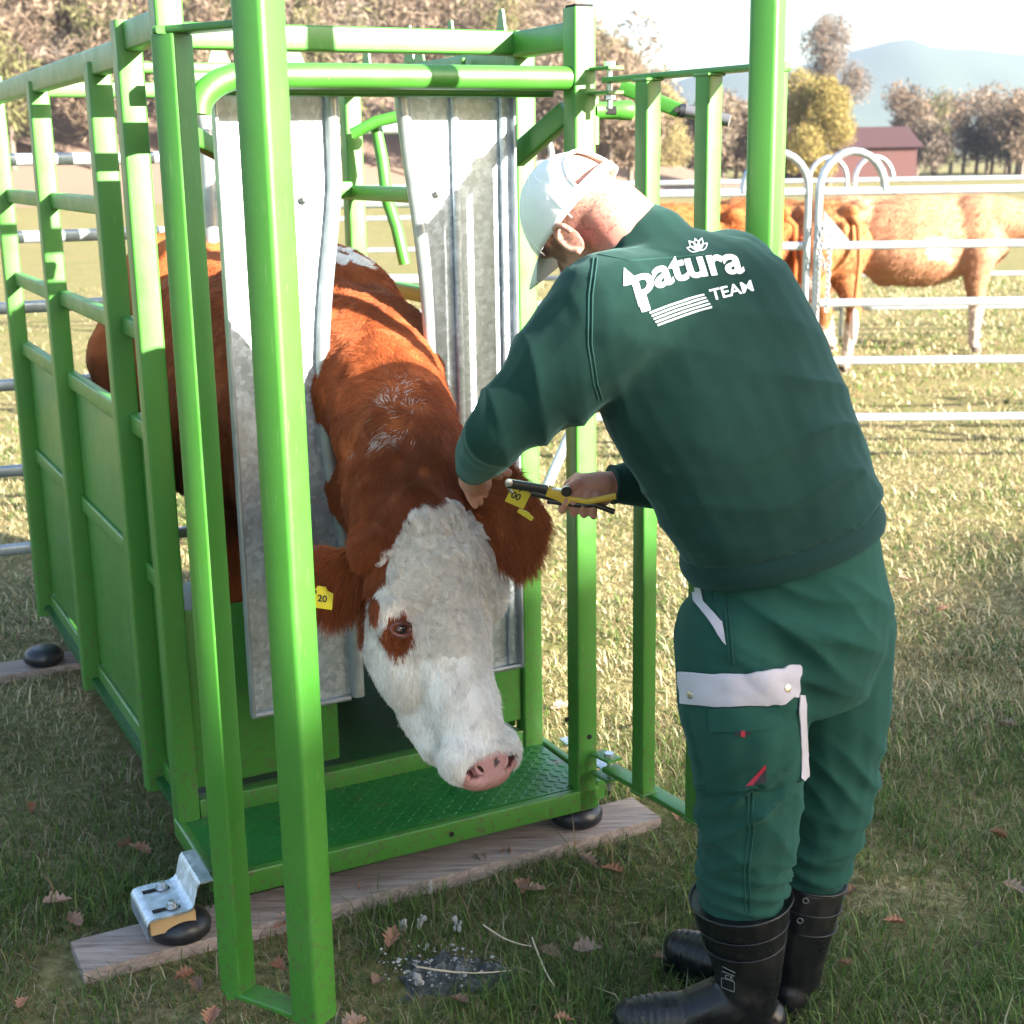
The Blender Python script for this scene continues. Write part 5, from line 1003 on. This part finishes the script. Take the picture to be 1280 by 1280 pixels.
# boots
def _boot(t, p):
    n = noise_tex(t, 10, 7, .7); m2 = ramp(t, n, [(.52, (0, 0, 0)), (.72, (.5,)*3)]); c = mixc(t, m2, (.006, .0065, .008), (.05, .042, .033)); t.links.new(c, p.inputs['Base Color'])
    t.links.new(ramp(t, n, [(.4, (.22,)*3), (.7, (.6,)*3)]), p.inputs['Roughness']); bump(t, p, noise_tex(t, 22, 5), .2, .003)
BOOT = mat('black_rubber_boot', rough=.3, spec=.4, build=_boot)
def boot(top, ank, heel, toe, r_top):
    top, ank, heel, toe = map(Vector, (top, ank, heel, toe)); f = (toe-heel).normalized(); s = [capsule(top, ank+Z*.05, r_top, .066), capsule(ank+Z*.05, ank-Z*.02, .066, .055)]
    s += chain_caps([heel+Z*.055, heel.lerp(toe, .35)+Z*.062, heel.lerp(toe, .72)+Z*.054, toe-f*.035+Z*.052], [.044, .047, .050, .044])+[capsule(ank, heel.lerp(toe, .5)+Z*.065, .055, .048)]
    me = organic(s, .006, 5); co = getco(me).astype(float); t = ((co-np.array(heel)) @ np.array(f)); tl = (toe-heel).length
    ax = np.array((top-ank).normalized()); hh = (co-np.array(top)) @ ax; cut = hh > 0; co[cut] -= (hh[cut])[:, None]*ax       # flatten the rim
    no = getno(me).astype(float); rid = np.exp(-((t-tl*.78)/(tl*.22))**2)*(co[:, 2] > .06)*(co[:, 2] < .12)*.0022*np.sin(t*420); co += no*rid[:, None]; co[:, 2] = np.maximum(co[:, 2], .012); setco(me, co)
    o = link('boot', me, BOOT, man, 180)
    d = (top-ank).normalized()
    for k, rr in ((.002, 1.035), (-.045, 1.03), (-.088, 1.02)):
        c = top+d*k; x = d.orthogonal().normalized(); y = d.cross(x); r_ = r_top+(.066-r_top)*min(1, -min(k, 0)/max(.05, (top-ank).length-.05))+.0012; MB().tube([c+(x*math.cos(2*math.pi*i/40)+y*math.sin(2*math.pi*i/40))*(r_-.0015) for i in range(40)], .0030 if k > 0 else .0018, 8, closed=True).build('boot_ridge', BOOT, o, 180)
    n = f.cross(Z); ol = []
    for k in range(28):
        a = 2*math.pi*k/28; lx = math.cos(a); ly = math.sin(a); w = .050-.007*(lx < 0)-.008*(abs(lx-.0) < .3); ol.append(heel.lerp(toe, .5)+f*(lx*(tl/2+.012))+n*(ly*abs(ly)**-.25*w if abs(ly) > .01 else 0))
    MB().prism([p-Z*(p.z-.002) for p in ol], Z*.028).build('boot_sole', BOOT, o, 40)
    MB().prism([p+Z*(.0-p.z) for p in [heel-f*.035+n*.035, heel+f*.055+n*.035, heel+f*.055-n*.035, heel-f*.035-n*.035]], Z*.034).build('boot_heel', BOOT, o, 30)
    return o
bN = boot(at(926, 1122, 2.452), (.445, 2.465, .11), (.480, 2.465, 0), (.190, 2.475, 0), .098)
bF = boot(at(1013, 1100, 2.58), (.560, 2.575, .11), (.545, 2.56, 0), (.325, 2.745, 0), .072)
bb = BVHTree.FromPolygons([v.co.copy() for v in bN.data.vertices], [tuple(p.vertices) for p in bN.data.polygons]); bf = BVHTree.FromPolygons([v.co.copy() for v in bF.data.vertices], [tuple(p.vertices) for p in bF.data.polygons])
MOULD = mat('worn_moulded_mark', (.30, .30, .29), .7)
for pts in ([(902, 1222), (918, 1227), (918, 1240), (902, 1234), (902, 1222)], [(903, 1208), (919, 1216)], [(903, 1214), (918, 1220)]): seam('moulded_mark', bb, pts, MOULD, bN, .0005, .0004, 30)
tx = text_mesh('CE', 1, .0, 2); co = getco(tx); out = []
for v in co: h_, n_ = hit(bb, 906+v[0]*9, 1222-v[1]*7+v[0]*3); out.append((h_+n_*.0008) if h_ else CAMP)
setco(tx, out); link('moulded_mark', tx, MOULD, bN, None)
for py_, px_ in ((1102, 1013), (1126, 1007), (1151, 1000)):
    h_, n_ = hit(bf, px_, py_)
    if h_: MB().tube([h_+(n_.orthogonal().normalized()*math.cos(a)+n_.cross(n_.orthogonal().normalized())*math.sin(a))*.0055 for a in [2*math.pi*k/14 for k in range(14)]], .0012, 6, closed=True).build('boot_stud', mat('stud_grey', (.12, .12, .12), .4) if 'stud_grey' not in bpy.data.materials else bpy.data.materials['stud_grey'], bF)
# pliers
pl_ = empty('tagging_pliers', at(700, 618, 2.665), 'black and yellow ear tagging pliers gripped in the right hand', 'pliers'); BP = mat('black_plastic', (.014, .014, .017), .3); YP = mat('pliers_yellow', (.66, .42, .04), .35)
YD = 2.655
def pbar(pts, w, h, m, name):
    for a, b in zip(pts[:-1], pts[1:]): MB().bar(at(*a, YD), at(*b, YD), w, h, (0, 0, 1), .003).build(name, m, pl_)
pbar([(634, 604), (684, 612)], .014, .017, BP, 'upper_jaw'); pbar([(664, 616), (690, 622)], .012, .012, BP, 'lower_jaw'); pbar([(684, 613), (700, 619), (712, 626)], .016, .022, YP, 'pliers_body')
MB().lathe(at(636, 603, YD-.008), [(.0075, 0), (.0075, .004), (.003, .005)], 14, (0, -1, 0)).build('pivot', STEEL, pl_); MB().lathe(at(708, 613, YD-.008), [(.010, 0), (.010, .012), (.007, .014)], 16, (.0, -1, 0)).build('knob', BP, pl_)
pbar([(684, 626), (722, 631), (744, 631), (768, 640)], .012, .010, BP, 'lower_handle'); pbar([(706, 622), (735, 627), (770, 620)], .012, .011, YP, 'upper_handle'); pbar([(690, 610), (701, 612)], .0175, .004, STEEL, 'tag_holder')
tip = MB().tube([at(634, 607, YD), at(640, 616, YD+.005)], .003, 8); tip.build('jaw_pin', STEEL, pl_)
# ================================================================== AIR
hz = bpy.data.materials.new('haze'); hz.use_nodes = True; t = hz.node_tree; t.nodes.remove(t.nodes['Principled BSDF']); v = t.nodes.new('ShaderNodeVolumePrincipled')
v.inputs['Color'].default_value = (.62, .76, 1, 1); v.inputs['Density'].default_value = .00024; v.inputs['Anisotropy'].default_value = .2; t.links.new(v.outputs[0], t.nodes['Material Output'].inputs['Volume'])
o = MB().box((0, 645, 63), (1500, 1320, 132)).build('haze', hz, None, None); o['kind'] = 'stuff'; o['label'] = 'thin pale haze over the far hills'
